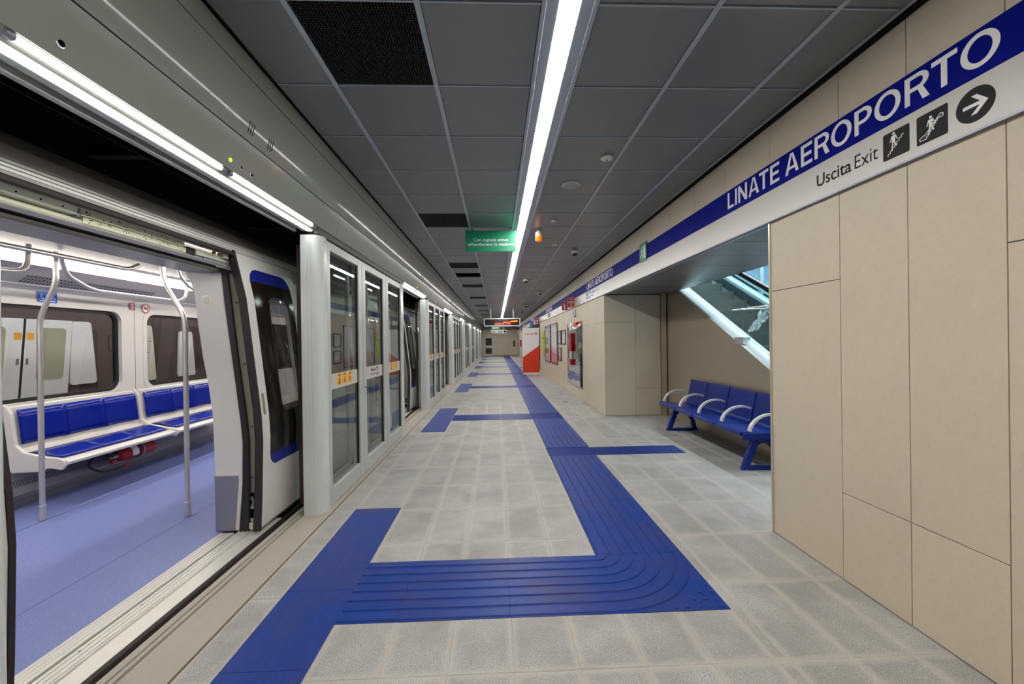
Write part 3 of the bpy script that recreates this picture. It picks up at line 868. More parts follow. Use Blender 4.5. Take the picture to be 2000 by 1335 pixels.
# ---- curved header over the screen doors, one module per doorway
LOWP = [(-1.556, 2.552), (-1.5433, 2.60), (-1.5273, 2.66), (-1.5126, 2.715), (-1.5015, 2.757)]
MIDP = [(-1.4995, 2.763), (-1.4845, 2.80), (-1.4775, 2.82), (-1.4728, 2.835), (-1.4690, 2.85), (-1.4646, 2.87), (-1.4545, 2.92), (-1.4385, 3.0), (-1.4225, 3.077)]
UPP = [(-1.4215, 3.083), (-1.414, 3.13), (-1.407, 3.19)]
seams = [BACKY] + [d + 1.55 for d in DOORS[:-1]] + [ENDY - 0.03]
for i, d in enumerate(DOORS):
    a, b = seams[i] + 0.002, seams[i + 1] - 0.002
    t = thing('door_header', (-1.6, (a + b) / 2, 2.5), 'grey curved fascia over the %s doorway, with lamp slots along its lower edge' % ORD[i], 'fascia', 'curved fascia modules')
    lo = MB().sheet(LOWP, 'y', a, b, 0.01).build('lower_panel', M_FASCIA, t, smooth=True, recalc=True)
    mi = MB().sheet(MIDP, 'y', a, b, 0.01).build('curved_panel', M_FASCIA, t, smooth=True, recalc=True)
    MB().sheet(UPP, 'y', a, b, 0.01).build('upper_panel', M_FASCIA, t, smooth=True, recalc=True)
    MB().box(-1.80, -1.572, a, b, 2.60, 3.22).build('backing', M_DARK, t)
    o0, o1 = d - HALF, d + HALF
    # soffit of the doorway
    MB().prism([(-1.662, 2.520), (-1.600, 2.520), (-1.567, 2.553), (-1.567, 2.58), (-1.662, 2.58)], 'y', o0, o1).build('soffit_plate', M_FASCIA, t)
    MB().box(-1.702, -1.660, o0, o1, 2.517, 2.575).build('soffit_edge', M_ALU, t)
    MB().box(-1.752, -1.702, o0, o1, 2.55, 2.58).build('dark_slot', M_DARK, t)
    MB().box(-1.785, -1.752, o0, o1, 2.512, 2.58).build('lip', M_ALU, t, bevel=0.006)
    for (s0, s1) in ((a, o0), (o1, b)):
        if s1 - s0 > 0.05:
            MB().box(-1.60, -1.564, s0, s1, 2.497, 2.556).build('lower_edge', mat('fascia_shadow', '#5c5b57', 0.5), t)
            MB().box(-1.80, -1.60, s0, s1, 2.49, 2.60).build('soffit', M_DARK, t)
    MB().box(-1.652, -1.614, o0 + 0.01, o1 - 0.01, 2.513, 2.519).build('light_strip', M_TUBE, t)
    for y0, y1 in ((d - 1.09, d - 0.075), (d + 0.02, d + 1.085)):
        tb = MB().tube([(-1.577, y0, 2.542), (-1.577, y1, 2.542)], 0.0125, 10).build('lamp_tube', M_TUBE, t, smooth=True)
        MB().tube([(-1.577, y0 - 0.028, 2.542), (-1.577, y0 - 0.001, 2.542)], 0.0145, 10).build('tube_cap', M_KICK, tb, smooth=True)
        MB().tube([(-1.577, y1 + 0.001, 2.542), (-1.577, y1 + 0.028, 2.542)], 0.0145, 10).build('tube_cap', M_KICK, tb, smooth=True)
    if i < 5:
        for yy, zz, m_, nm in ((d - 0.043, 2.602, M_LEDG, 'signal_lamp'), (d + 0.06, 2.600, mat('lamp_red_off', '#7a1d1d', 0.3), 'signal_lamp'), (d + 0.166, 2.597, M_DARK, 'key_switch'), (d - 0.974, 2.606, M_DARK, 'door_camera')):
            r = 0.0115 if nm == 'door_camera' else 0.0095
            x = -1.5445
            q = MB().lathe([(r * 1.5, -0.004), (r * 1.5, 0.002), (r * 1.1, 0.003)], (x, yy, zz), 'x', 14).build('bezel', M_STEEL, t, smooth=True)
            MB().lathe([(r, 0.0), (r, 0.006), (r * 0.6, 0.009)], (x, yy, zz), 'x', 14).build(nm, m_, q, smooth=True)
        for yy in (d + 0.05, d + 0.26):
            for k in range(3):
                MB().sheet([(-1.4855, 2.800), (-1.4785, 2.82), (-1.4738, 2.835), (-1.4700, 2.85), (-1.4660, 2.868)][::-1], 'y', yy - 0.022 + 0.022 * k, yy - 0.018 + 0.022 * k, 0.0028).build('slot', M_DARK, t, recalc=True)
        for yy in (b - 0.09,):
            MB().lathe([(0.008, 0.0), (0.008, 0.003)], (-1.5445, yy, 2.60), 'x', 8).build('screw', M_KICK, t)
        if i: MB().lathe([(0.008, 0.0), (0.008, 0.003)], (-1.5445, a + 0.09, 2.60), 'x', 8).build('screw', M_KICK, t)

# ---- line of ceiling lights
y = 2.128 - 1.6 * 5; k = 0
lights = []
while y + 1.6 < ENDY - 1:
    if y > BACKY - 1.4:
        lights.append(max(y, BACKY + 0.02))
    y += 1.6
vis = 0
for y0 in lights:
    y1 = (y0 - 0.128) // 1.6 * 1.6 + 1.728 if y0 == BACKY + 0.02 else y0 + 1.6
    seen = y1 > 2.0
    lab = ('white strip light, %s one visible in the ceiling line' % ORD[vis] if seen else 'white strip light above and behind the viewer, number %s' % ORD[lights.index(y0)])
    o = MB().use(M_LAMP).box(0.335, 0.438, y0 + 0.004, y1 - 0.004, CEIL - 0.003, CEIL + 0.012).build('strip_light')
    tag(o, lab, 'ceiling light', 'strip lights in one line')
    MB().use(M_CBAR).box(0.33, 0.443, y0 - 0.003, y0 + 0.003, CEIL - 0.004, CEIL + 0.012).build('end_cap', None, o)
    if seen: vis += 1
# ================================================================== SIGN BAND ON THE LONG WALL
BX = WALLX - 0.02
Z0, ZM, ZT = 2.420, 2.655, 2.862
band = thing('sign_band', (BX, 5.0, Z0), 'long blue and white station sign band running along the stone wall', 'sign')
bm_ = MB(); y = BACKY
while y < ENDY - 0.1:
    y1 = min(y + 3.0, ENDY); y = y1
MB().box(BX, WALLX - 0.0005, BACKY, ENDY, ZM + 0.001, ZT).build('blue_band', M_BAND, band)
MB().box(BX, WALLX - 0.0005, BACKY, ENDY, Z0 + 0.006, ZM).build('white_band', M_WHITE, band)
MB().box(BX - 0.004, WALLX - 0.0005, BACKY, ENDY, Z0 - 0.004, Z0 + 0.006).build('lower_edge', M_KICK, band)
def station_name(y0, z0, length, cap):
    """capitals of the station name in a bold grotesque, drawn stroke by stroke"""
    t = 0.158                                            # stem weight against the cap height
    def ring(mb, m, cx, cy, rx, ry, wx, wy, a0=0.0, a1=2 * PI, n=36):
        for k in range(n):
            q0 = a0 + (a1 - a0) * k / n; q1 = a0 + (a1 - a0) * (k + 1) / n
            def P(q, o): return (cx + (rx - o * wx) * math.cos(q), cy + (ry - o * wy) * math.sin(q))
            mb.flat([P(q0, 1), P(q0, 0), P(q1, 0), P(q1, 1)], m, 0.0, thick)
    thick = 0.0012
    adv = dict(L=0.56, I=t, N=0.74, A=0.80, T=0.66, E=0.60, R=0.70, O=0.88, P=0.66)
    gap = 0.125; word = 0.37
    x = 0; pos = []
    for c in 'LINATE AEROPORTO':
        if c == ' ': x += word - gap; continue
        k = {('A', 'T'): 0.10, ('T', 'A'): 0.10, ('P', 'O'): 0.03, ('R', 'T'): 0.05, ('T', 'O'): 0.05, ('R', 'O'): 0.03}.get((pos[-1][0] if pos else '', c), 0)
        x -= k; pos.append((c, x)); x += adv[c] + gap
    total = x - gap
    sx = length / total
    for c, x in pos:
        w = adv[c]
        m = on_right(BX, y0 - x * sx, z0) @ Matrix.Diagonal((sx, cap, 1, 1))
        mb = MB(); F = lambda pts: mb.flat(pts, m, 0.0, thick)
        R_c = lambda a, b, c_, d_: F([(a, c_), (b, c_), (b, d_), (a, d_)])
        if c == 'L': R_c(0, t, 0, 1); R_c(t, w, 0, t)
        elif c == 'I': R_c(0, t, 0, 1)
        elif c == 'N': R_c(0, t, 0, 1); R_c(w - t, w, 0, 1); F([(t, 1), (t, 0.70), (w - t, 0), (w - t, 0.30)][::-1])
        elif c == 'T': R_c(0, w, 1 - t, 1); R_c(w / 2 - t / 2, w / 2 + t / 2, 0, 1 - t)
        elif c == 'E': R_c(0, t, 0, 1); R_c(t, w, 0, t); R_c(t, w, 1 - t, 1); R_c(t, w * 0.93, 0.5 - t / 2, 0.5 + t / 2)
        elif c == 'A':
            q = w / 2; F([(0, 0), (t * 1.08, 0), (q + t * 0.10, 1), (q - t * 0.56, 1)]); F([(w - t * 1.08, 0), (w, 0), (q + t * 0.56, 1), (q - t * 0.10, 1)])
            R_c(w * 0.22, w * 0.78, 0.22, 0.22 + t * 0.85)
        elif c == 'O': ring(mb, m, w / 2, 0.5, w / 2, 0.52, t * 1.02, t * 0.92, n=48)
        elif c in 'PR':
            h0 = 0.42 if c == 'R' else 0.38
            R_c(0, t, 0, 1); r = (1 - h0) / 2
            R_c(t, w - r, 1 - t * 0.9, 1); R_c(t, w - r, h0, h0 + t * 0.9)
            ring(mb, m, w - r, h0 + r, r, r, t, t * 0.9, -PI / 2, PI / 2, 20)
            if c == 'R': F([(w - t * 1.12, 0), (w + 0.02, 0), (w * 0.66 + t * 0.5, h0 + 0.02), (w * 0.66 - t * 0.52, h0 + 0.02)])
        mb.build('letter', M_LETTER, band)
for y0, wd in ((3.672, 2.03), (9.54, 2.14), (17.53, 1.96), (25.4, 2.0), (33.4, 2.0)): station_name(y0, 2.697, wd, 0.143)
def icon_sq(mb, y_left, z0, s, y=None):
    m = on_right(BX, y_left, z0)
    mb.use(M_BLACK).flat(rrect(0, s, 0, s, s * 0.05, 3), m, 0.0, 0.001)
    return m
def exit_icons(y0, sc=1.0):
    """stairs, escalator and arrow pictograms; y0 is the edge of the first square"""
    s = 0.143 * sc
    ic = MB(); m = icon_sq(ic, y0, 2.470, s)
    ic.use(M_LETTER)
    st = [(0.2, 0.12)]
    for k in range(7): st += [(0.2 + 0.085 * k, 0.12 + 0.085 * (k + 1)), (0.2 + 0.085 * (k + 1), 0.12 + 0.085 * (k + 1))]
    st = [(a * s, b * s) for a, b in st]
    ic.stroke(st, 0.022 * s, m, 0.001, 0.0006)
    def man(cx, cy, u):
        ic.disc(cx, cy + 0.40 * u, 0.05 * u, m, 0.001, 14, 0.0006)
        ic.flat([(cx - 0.055 * u, cy + 0.06 * u), (cx + 0.055 * u, cy + 0.06 * u), (cx + 0.075 * u, cy + 0.33 * u), (cx - 0.075 * u, cy + 0.33 * u)], m, 0.001, 0.0006)
        ic.stroke([(cx - 0.07 * u, cy + 0.32 * u), (cx - 0.13 * u, cy + 0.12 * u)], 0.03 * u, m, 0.001, 0.0006)
        ic.stroke([(cx + 0.07 * u, cy + 0.32 * u), (cx + 0.14 * u, cy + 0.14 * u)], 0.03 * u, m, 0.001, 0.0006)
        ic.stroke([(cx - 0.03 * u, cy + 0.08 * u), (cx - 0.07 * u, cy - 0.2 * u)], 0.045 * u, m, 0.001, 0.0006)
        ic.stroke([(cx + 0.03 * u, cy + 0.08 * u), (cx + 0.10 * u, cy - 0.08 * u)], 0.045 * u, m, 0.001, 0.0006)
    man(0.42 * s, 0.50 * s, s)
    ic.build('stairs_symbol', None, band)
    ic = MB(); m = icon_sq(ic, y0 - 0.179 * sc, 2.470, s)
    ic.use(M_LETTER)
    loop = []
    for k in range(9):
        a = PI / 2 + PI * k / 8; loop.append((0.16 + 0.055 * math.cos(a), 0.185 + 0.055 * math.sin(a)))
    steps = []
    for k in range(8): steps += [(0.33 + 0.05 * k, 0.13 + 0.065 * k), (0.33 + 0.05 * k, 0.13 + 0.065 * (k + 1))]
    top = []
    for k in range(9):
        a = -PI / 3 + PI * k / 8; top.append((0.80 + 0.065 * math.cos(a), 0.70 + 0.065 * math.sin(a)))
    pts = loop + steps + top + [(0.30, 0.28), loop[0]]
    ic.stroke([(a * s, b * s) for a, b in pts], 0.026 * s, m, 0.001, 0.0006)
    man(0.47 * s, 0.42 * s, s * 0.95)
    ic.build('escalator_symbol', None, band)
    ic = MB(); m = on_right(BX, y0 - 0.431 * sc, 2.539)
    ic.use(M_BLACK).disc(0, 0, 0.0755 * sc, m, 0.0, 40, 0.001)
    ic.use(M_LETTER)
    u = 0.0755 * sc
    ic.flat([(-0.62 * u, -0.10 * u), (0.4 * u, -0.10 * u), (0.4 * u, 0.10 * u), (-0.62 * u, 0.10 * u)], m, 0.001, 0.0006)
    for sg in (1, -1):
        pts = [(0.66 * u, 0.0), (0.10 * u, 0.56 * u * sg), (-0.20 * u, 0.56 * u * sg), (0.36 * u, 0.0)]
        ic.flat(pts if sg > 0 else pts[::-1], m, 0.001, 0.0006)
    ic.build('arrow_symbol', None, band)
text('Uscita', on_right(BX, 2.632, 2.508), 0.262, 0.078, M_BLACK, band, weight=0.006, lift=0.0)
text('Exit', on_right(BX, 2.345, 2.508), 0.147, 0.078, M_BLACK, band, weight=-0.008, lift=0.0)
exit_icons(2.167)
# the smaller notices farther along the band
ic = MB(); m = on_right(BX, 9.62, 2.47)
ic.use(M_BLACK).disc(0.09, 0.085, 0.085, m, 0, 24, 0.001)
ic.use(M_LETTER).stroke([(0.09, 0.04), (0.09, 0.12)], 0.02, m, 0.001, 0.0006).stroke([(0.05, 0.08), (0.09, 0.04), (0.13, 0.08)], 0.02, m, 0.001, 0.0006)
ic.use(M_BLUES).rect(0.24, 0.44, 0.0, 0.17, m, 0, 0.001)
ic.use(M_LETTER).rect(0.29, 0.39, 0.05, 0.12, m, 0.001, 0.0006)
ic.use(M_BLUES).rect(0.52, 0.86, 0.095, 0.125, m, 0, 0.001).rect(0.52, 0.74, 0.03, 0.055, m, 0, 0.001)
ic.use(M_GREYTX).rect(0.94, 1.22, 0.095, 0.118, m, 0, 0.001)
ic.build('direction_symbols', None, band)
ic = MB(); m = on_right(BX, 17.2, 2.49)
ic.use(M_BLACK).rect(0.0, 0.22, 0.03, 0.05, m, 0, 0.001)
for k in range(3): ic.use(M_BLACK).rect(0.36 + 0.28 * k, 0.58 + 0.28 * k, -0.02, 0.14, m, 0, 0.001)
ic.build('direction_symbols', None, band)

# green running-man sign on the band
def flat_sign(name, label, cat, mtx, w, h, m, draw=None, thick=0.012, group=None):
    t = thing(name, mtx.translation, label, cat, group)
    MB().rect(0, w, 0, h, mtx, 0.0, thick).build('sign_plate', m, t)
    if draw:
        mb = MB(); draw(mb); mb.build('symbol', None, t)
    return t
def draw_exit(m, w, h, lift):
    def f(mb):
        mb.use(M_LETTER).rect(w * 0.62, w * 0.88, h * 0.15, h * 0.85, m, lift, 0.0008)
        u = h
        mb.disc(w * 0.42, h * 0.76, h * 0.07, m, lift, 12, 0.0008)
        mb.stroke([(w * 0.40, h * 0.66), (w * 0.36, h * 0.42)], h * 0.11, m, lift, 0.0008)
        mb.stroke([(w * 0.36, h * 0.42), (w * 0.48, h * 0.30), (w * 0.44, h * 0.14)], h * 0.055, m, lift, 0.0008)
        mb.stroke([(w * 0.36, h * 0.42), (w * 0.24, h * 0.30), (w * 0.14, h * 0.32)], h * 0.055, m, lift, 0.0008)
        mb.stroke([(w * 0.38, h * 0.64), (w * 0.56, h * 0.52)], h * 0.045, m, lift, 0.0008)
        mb.stroke([(w * 0.40, h * 0.64), (w * 0.24, h * 0.56)], h * 0.045, m, lift, 0.0008)
    return f
m = on_right(BX - 0.001, 5.955, 2.642)
flat_sign('exit_sign', 'small green emergency exit sign with running figure on the blue band', 'sign', m, 0.27, 0.262, M_GREEN, draw_exit(m, 0.27, 0.262, 0.0122))

def flag(name, label, y, z0, w, h, m_, draw=None, gap=0.005):
    t = thing(name, (BX, y, z0), label, 'sign', None)
    x0 = BX - gap - w
    MB().box(x0, BX - gap, y - 0.006, y + 0.006, z0, z0 + h).build('sign_plate', m_, t)
    MB().box(BX - gap, BX + 0.0, y - 0.012, y + 0.012, z0 + h * 0.2, z0 + h * 0.8).build('bracket', M_STEEL, t)
    mt = to_cam(x0, y - 0.0065, z0)
    mb = MB(); mb.use(M_LETTER)
    for a in ((0.03, 0.97, 0.03, 0.06), (0.03, 0.97, 0.94, 0.97), (0.03, 0.06, 0.06, 0.94), (0.94, 0.97, 0.06, 0.94)):
        mb.rect(a[0] * w, a[1] * w, a[2] * h, a[3] * h, mt, 0, 0.001)
    mb.build('border', None, t)
    if draw: draw(t, mt, w, h)
    return t
def d_sos(t, mt, w, h):
    text('SOS', mt @ Matrix.Translation((w * 0.15, h * 0.40, 0)), w * 0.7, h * 0.22, M_LETTER, t, weight=0.02, lift=0.0)
    mb = MB().use(M_LETTER); mb.disc(w * 0.5, h * 0.78, h * 0.07, mt, 0, 14, 0.001).rect(w * 0.4, w * 0.6, h * 0.14, h * 0.28, mt, 0, 0.001)
    mb.build('symbol', None, t)
def d_fire(t, mt, w, h):
    mb = MB().use(M_LETTER)
    mb.flat(rrect(w * 0.38, w * 0.62, h * 0.15, h * 0.65, w * 0.08, 4), mt, 0, 0.001)
    mb.stroke([(w * 0.5, h * 0.65), (w * 0.5, h * 0.78), (w * 0.3, h * 0.74), (w * 0.24, h * 0.5)], w * 0.06, mt, 0, 0.001)
    mb.build('symbol', None, t)
flag('sos_sign', 'red projecting emergency call sign reading SOS below the blue band', 11.05, 2.415, 0.19, 0.27, M_REDS, d_sos)
flag('extinguisher_sign', 'red projecting fire extinguisher sign beside the call sign', 12.15, 2.415, 0.17, 0.27, M_REDS, d_fire)
def d_plus(t, mt, w, h):
    MB().use(M_LETTER).rect(w * 0.4, w * 0.6, h * 0.2, h * 0.8, mt, 0, 0.001).rect(w * 0.2, w * 0.8, h * 0.42, h * 0.58, mt, 0, 0.001).build('symbol', None, t)
flag('red_flag_sign', 'red projecting sign above the alcove behind the roll-up banner', 20.3, 2.40, 0.20, 0.24, M_REDS, d_plus)
flag('blue_flag_sign', 'blue projecting sign above the alcove behind the roll-up banner', 23.4, 2.38, 0.20, 0.27, M_BLUES, d_plus)
flag('far_red_sign', 'tiny red projecting sign at the far end of the sign band', 34.0, 2.42, 0.22, 0.27, M_REDS, d_fire)

# ================================================================== HANGING SIGNS
gs = thing('evacuation_sign', (-0.06, 6.1, CEIL), 'green hanging sign with two lines of white text beside the strip light', 'sign')
MB().box(-0.44, 0.305, 6.085, 6.115, 2.852, 3.165).build('sign_plate', M_GREEN, gs, bevel=0.004)
for x in (-0.36, 0.22): MB().box(x, x + 0.03, 6.09, 6.11, 3.165, CEIL + 0.0).build('hanger', M_KICK, gs)
text('Con segnale attivo', to_cam(-0.325, 6.0845, 3.005), 0.515, 0.043, M_LETTER, gs, weight=0.006, lift=0)
text('abbandonare la stazione', to_cam(-0.405, 6.0845, 2.940), 0.685, 0.043, M_LETTER, gs, weight=0.006, lift=0)
dp = thing('display_board', (0.29, 20.4, 2.6), 'black departure display in a white frame with orange lettering, hung from the ceiling', 'display')
plate('display_frame', [(-0.62, 2.27), (1.20, 2.27), (1.20, 2.67), (-0.62, 2.67)], [[(-0.57, 2.315), (1.15, 2.315), (1.15, 2.625), (-0.57, 2.625)]], lambda a, b, d: (a, 20.4 + d, b), 0.2, M_PLAST, dp)
MB().box(-0.575, 1.155, 20.42, 20.58, 2.312, 2.628).build('screen', M_SCREEN, dp)
for x in (-0.30, 0.83): MB().box(x, x + 0.05, 20.46, 20.51, 2.67, CEIL).build('hanger', M_STEEL, dp)
rl = random.Random(11)
for x0, x1, z0, z1, m_ in ((0.74, 1.06, 2.475, 2.555, M_LEDO), (0.36, 0.71, 2.44, 2.505, M_LEDR), (0.48, 0.71, 2.375, 2.425, M_LEDR), (-0.08, 0.41, 2.355, 2.435, M_LEDR)):
    mb = MB(); x = x0; hh = z1 - z0
    while x < x1 - 0.012:          # runs of lit dots, too far off to read
        lo_, hi_ = (0.0, 1.0) if rl.random() < 0.5 else (rl.choice((0.0, 0.35)), rl.choice((0.65, 1.0)))
        mb.box(x, x + 0.010, 20.416, 20.4195, z0 + hh * lo_, z0 + hh * hi_)
        if rl.random() < 0.6:
            q = rl.choice((0.0, 0.42, 0.84)); mb.box(x + 0.010, x + 0.024, 20.416, 20.4195, z0 + hh * q, z0 + hh * (q + 0.16))
        x += rl.choice((0.024, 0.024, 0.036))
    mb.build('led_text', m_, dp)
ws = thing('white_hanging_sign', (0.15, 28.0, 2.3), 'white hanging direction sign with dark symbols beyond the display board', 'sign')
MB().box(-0.40, 0.68, 27.98, 28.02, 2.075, 2.30).build('sign_plate', M_WHITE, ws)
for x in (-0.2, 0.45): MB().box(x, x + 0.025, 27.99, 28.01, 2.30, CEIL).build('hanger', M_STEEL, ws)
mt = to_cam(-0.40, 27.978, 2.075); mb = MB()
mb.use(M_GREYTX).rect(0.04, 0.30, 0.06, 0.12, mt, 0, 0.001)
for x in (0.52, 0.68): mb.use(M_BLACK).rect(x, x + 0.11, 0.05, 0.16, mt, 0, 0.001); mb.use(M_LETTER).rect(x + 0.035, x + 0.075, 0.08, 0.13, mt, 0.001, 0.001)
mb.use(M_BLACK).disc(0.97, 0.11, 0.075, mt, 0, 20, 0.001)
mb.build('symbols', None, ws)
g2 = thing('far_green_sign', (-0.08, 30.0, 2.6), 'small green hanging sign between the display board and the white sign', 'sign')
MB().box(-0.41, 0.25, 29.98, 30.02, 2.36, 2.62).build('sign_plate', M_GREEN, g2)
for x in (-0.3, 0.1): MB().box(x, x + 0.025, 29.99, 30.01, 2.62, CEIL).build('hanger', M_STEEL, g2)
mb = MB().use(M_LETTER); mt = to_cam(-0.41, 29.978, 2.36)
for r in (0.09, 0.15): mb.rect(0.08, 0.58, r, r + 0.03, mt, 0, 0.001)
mb.build('lettering', None, g2)

# ================================================================== CEILING FITTINGS
def ceil_disc(name, label, cat, x, y, r, h, m_, grille=False):
    t = thing(name, (x, y, CEIL), label, cat)
    MB().lathe([(r, 0.004), (r, -h * 0.5), (r * 0.8, -h), (r * 0.2, -h * 1.05)], (x, y, CEIL), 'z', 24).build('body', m_, t, smooth=True)
    if grille:
        MB().lathe([(r * 0.86, -0.001), (r * 0.86, -0.003)], (x, y, CEIL - h), 'z', 24).build('speaker_grille', mat('grille_grey', '#a9a9a2', 0.6), t)
    else:
        MB().lathe([(r * 0.22, 0), (r * 0.18, -0.012)], (x, y, CEIL - h), 'z', 12).build('sensor', M_KICK, t)
    return t
def scale_pt(x, y): return x * (CEIL - 1.52) / 1.65, y * (CEIL - 1.52) / 1.65
for k, (x, y, r, lab) in enumerate(((1.017, 3.672, 0.055, 'white smoke detector on the panel before the round speaker'),
                                    (0.812, 5.60, 0.04, 'small white smoke detector beside the orange beacon'),
                                    (1.015, 7.0, 0.055, 'white smoke detector between the beacon and the dome camera'),
                                    (1.004, 11.03, 0.06, 'white smoke detector halfway down the ceiling'))):
    x, y = scale_pt(x, y); ceil_disc('smoke_detector', lab, 'smoke detector', x, y, r, 0.022, M_PLAST)
for x, y, r, lab in ((0.811, 4.328, 0.098, 'round flush ceiling speaker beside the strip light'), (0.795, 10.6, 0.10, 'round flush ceiling speaker farther down the ceiling'),
                     (0.80, 14.6, 0.10, 'round ceiling speaker far down the ceiling before the display')):
    x, y = scale_pt(x, y); ceil_disc('ceiling_speaker', lab, 'speaker', x, y, r, 0.012, M_PLAST, True)
x, y = scale_pt(0.65, 6.1)
t = thing('beacon', (x, y, CEIL), 'orange warning beacon hanging from the ceiling beside the green sign', 'beacon')
MB().lathe([(0.030, 0.0), (0.030, -0.03), (0.050, -0.034), (0.050, -0.085)], (x, y, CEIL), 'z', 18).build('base', M_PLAST, t, smooth=True)
MB().lathe([(0.049, -0.0855), (0.051, -0.14), (0.043, -0.165), (0.015, -0.175)], (x, y, CEIL), 'z', 18).build('lens', M_BEACON, t, smooth=True)
for x, y, r, lab in ((1.449, 7.45, 0.062, 'white dome camera on the ceiling by the blue sign band'), (0.795, 10.85, 0.062, 'white dome camera beside the strip light halfway down'),
                     (1.476, 13.7, 0.07, 'white dome camera on the ceiling, second along the wall'), (1.36, 18.6, 0.08, 'dark dome camera on the ceiling, third along the wall'),
                     (1.44, 22.6, 0.08, 'dome camera on the ceiling behind the display board')):
    x, y = scale_pt(x, y)
    t = thing('dome_camera', (x, y, CEIL), lab, 'camera')
    MB().lathe([(r * 0.8, 0.0), (r, -0.012), (r, -0.05), (r * 0.9, -0.066)], (x, y, CEIL), 'z', 22).build('housing', M_PLAST, t, smooth=True)
    MB().lathe([(r * 0.78, -0.0665), (r * 0.7, -0.09), (r * 0.45, -0.108), (r * 0.05, -0.115)], (x, y, CEIL), 'z', 22).build('dome', M_SCREEN, t, smooth=True)

# ================================================================== THINGS ON THE FAR WALL
WF = WALLX
cabx = thing('hydrant_cabinet', (WF, 11.2, 0.3), 'polished steel cabinet door with a red call unit, set in the stone wall', 'cabinet')
n = 15; vs = []; fs = []
for i in range(n + 1):
    for j in range(n + 1):
        yy = 12.28 - 2.10 * i / n; zz = 0.30 + 1.70 * j / n
        wob = 0.003 * math.sin(7 * zz + 2 * math.sin(5 * yy)) * math.sin(3 * yy + 4 * zz) + 0.003 * math.sin(19 * zz + 3 * yy)
        vs.append((WF - 0.024 + wob, yy, zz))
for i in range(n):
    for j in range(n): fs.append((i * (n + 1) + j, (i + 1) * (n + 1) + j, (i + 1) * (n + 1) + j + 1, i * (n + 1) + j + 1))
MB().add(vs, fs).build('steel_door', M_MIRROR, cabx, smooth=True)
MB().box(WF - 0.014, WF - 0.0005, 10.16, 12.30, 0.28, 2.02).build('cabinet_frame', M_STEEL, cabx)
MB().box(WF - 0.09, WF - 0.035, 11.33, 11.58, 1.22, 1.72).build('red_box', M_RED, cabx, bevel=0.008)
MB().box(WF - 0.09, WF - 0.035, 11.36, 11.56, 1.00, 1.21).build('white_box', M_WHITE, cabx, bevel=0.006)
MB().box(WF - 0.09, WF - 0.035, 11.36, 11.56, 0.83, 0.99).build('red_box', M_RED, cabx, bevel=0.006)
MB().box(WF - 0.05, WF - 0.035, 10.20, 10.30, 0.34, 1.18).build('black_seal', M_BLKR, cabx)
aw = thing('alarm_sounder', (WF, 11.1, 2.25), 'white oval alarm sounder on the wall above the steel cabinet', 'alarm')
pts = rrect(0, 0.30, 0, 0.20, 0.09, 6)
MB().flat(pts, on_right(WF, 11.27, 2.16), 0.0, 0.05).build('body', M_PLAST, aw, bevel=0.01)
MB().flat(rrect(0.08, 0.22, 0.05, 0.15, 0.045, 5), on_right(WF - 0.051, 11.27, 2.16), 0.0, 0.006).build('grille', M_KICK, aw)
def poster(name, label, y0, y1, z0, z1, lower, group, split):
    t = thing(name, (WF, (y0 + y1) / 2, z0), label, 'poster', group)
    m = on_right(WF, y1, z0); w, h = y1 - y0, z1 - z0
    f = 0.035
    plate('frame', [(0, 0), (w, 0), (w, h), (0, h)], [[(f, f), (w - f, f), (w - f, h - f), (f, h - f)]], lambda a, b, d: m @ Vector((a, b, d)), 0.03, mat('frame_dark', '#3c2f33', 0.35), t)
    pb = MB().use(M_PAPER).rect(f - 0.002, w - f + 0.002, f - 0.002, h - f + 0.002, m, 0.004, 0.008)
    pb.use(M_PINK)
    if lower: pb.flat([(f, f), (w - f, f), (w - f, h * split[1]), (f, h * split[0])], m, 0.0121, 0.0006)
    pb.build('print', None, t)
    mb = MB().use(M_GREYTX)
    rr = random.Random(int(y0 * 10))
    for r in range(9 if h > 1 else 4):
        zz = h * (0.93 - 0.045 * r * (1 if h > 1 else 2.4)); mb.rect(f * 2, w * rr.uniform(0.5, 0.9), zz - 0.012, zz, m, 0.0122, 0.0006)
    mb.build('print_lines', None, t)
    MB().rect(f, w - f, f, h - f, m, 0.020, 0.004).build('pane', glass('poster_glass', (0.97, 0.97, 0.98), 1.15), t)
    return t
poster('framed_poster', 'tall framed network poster with a pink lower half, beside the yellow panel', 16.22, 17.95, 0.65, 2.145, True, None, (0.30, 0.42))
poster('framed_poster', 'tall framed poster with a pink wedge, beside the small notices', 14.38, 16.03, 0.665, 2.155, True, None, (0.32, 0.22))
poster('framed_notice', 'small upright framed notice, upper one close to the tall posters', 13.51, 14.15, 1.39, 1.855, False, None, (0, 0))
poster('framed_notice', 'small upright framed notice, upper one close to the steel cabinet', 12.62, 13.33, 1.39, 1.855, False, None, (0, 0))
poster('framed_notice', 'small upright framed notice hung below the pair of notices', 13.49, 14.14, 0.84, 1.285, True, None, (0.4, 0.2))
yt = thing('yellow_panel', (WF, 18.57, 0.9), 'narrow bright yellow ticket validator panel on the wall beside the posters', 'panel')
MB().flat(rrect(0, 0.82, 0, 1.10, 0.04, 4), on_right(WF - 0.001, 18.98, 0.88), 0.0, 0.035).build('body', M_TOTEM, yt)
MB().rect(0.1, 0.72, 0.72, 0.80, on_right(WF - 0.0365, 18.98, 0.88), 0, 0.004).build('dark_band', mat('olive_band', '#8d8a2c', 0.4), yt)
MB().rect(0.28, 0.54, 0.86, 0.99, on_right(WF - 0.0365, 18.98, 0.88), 0, 0.006).build('logo_plate', M_WHITE, yt)
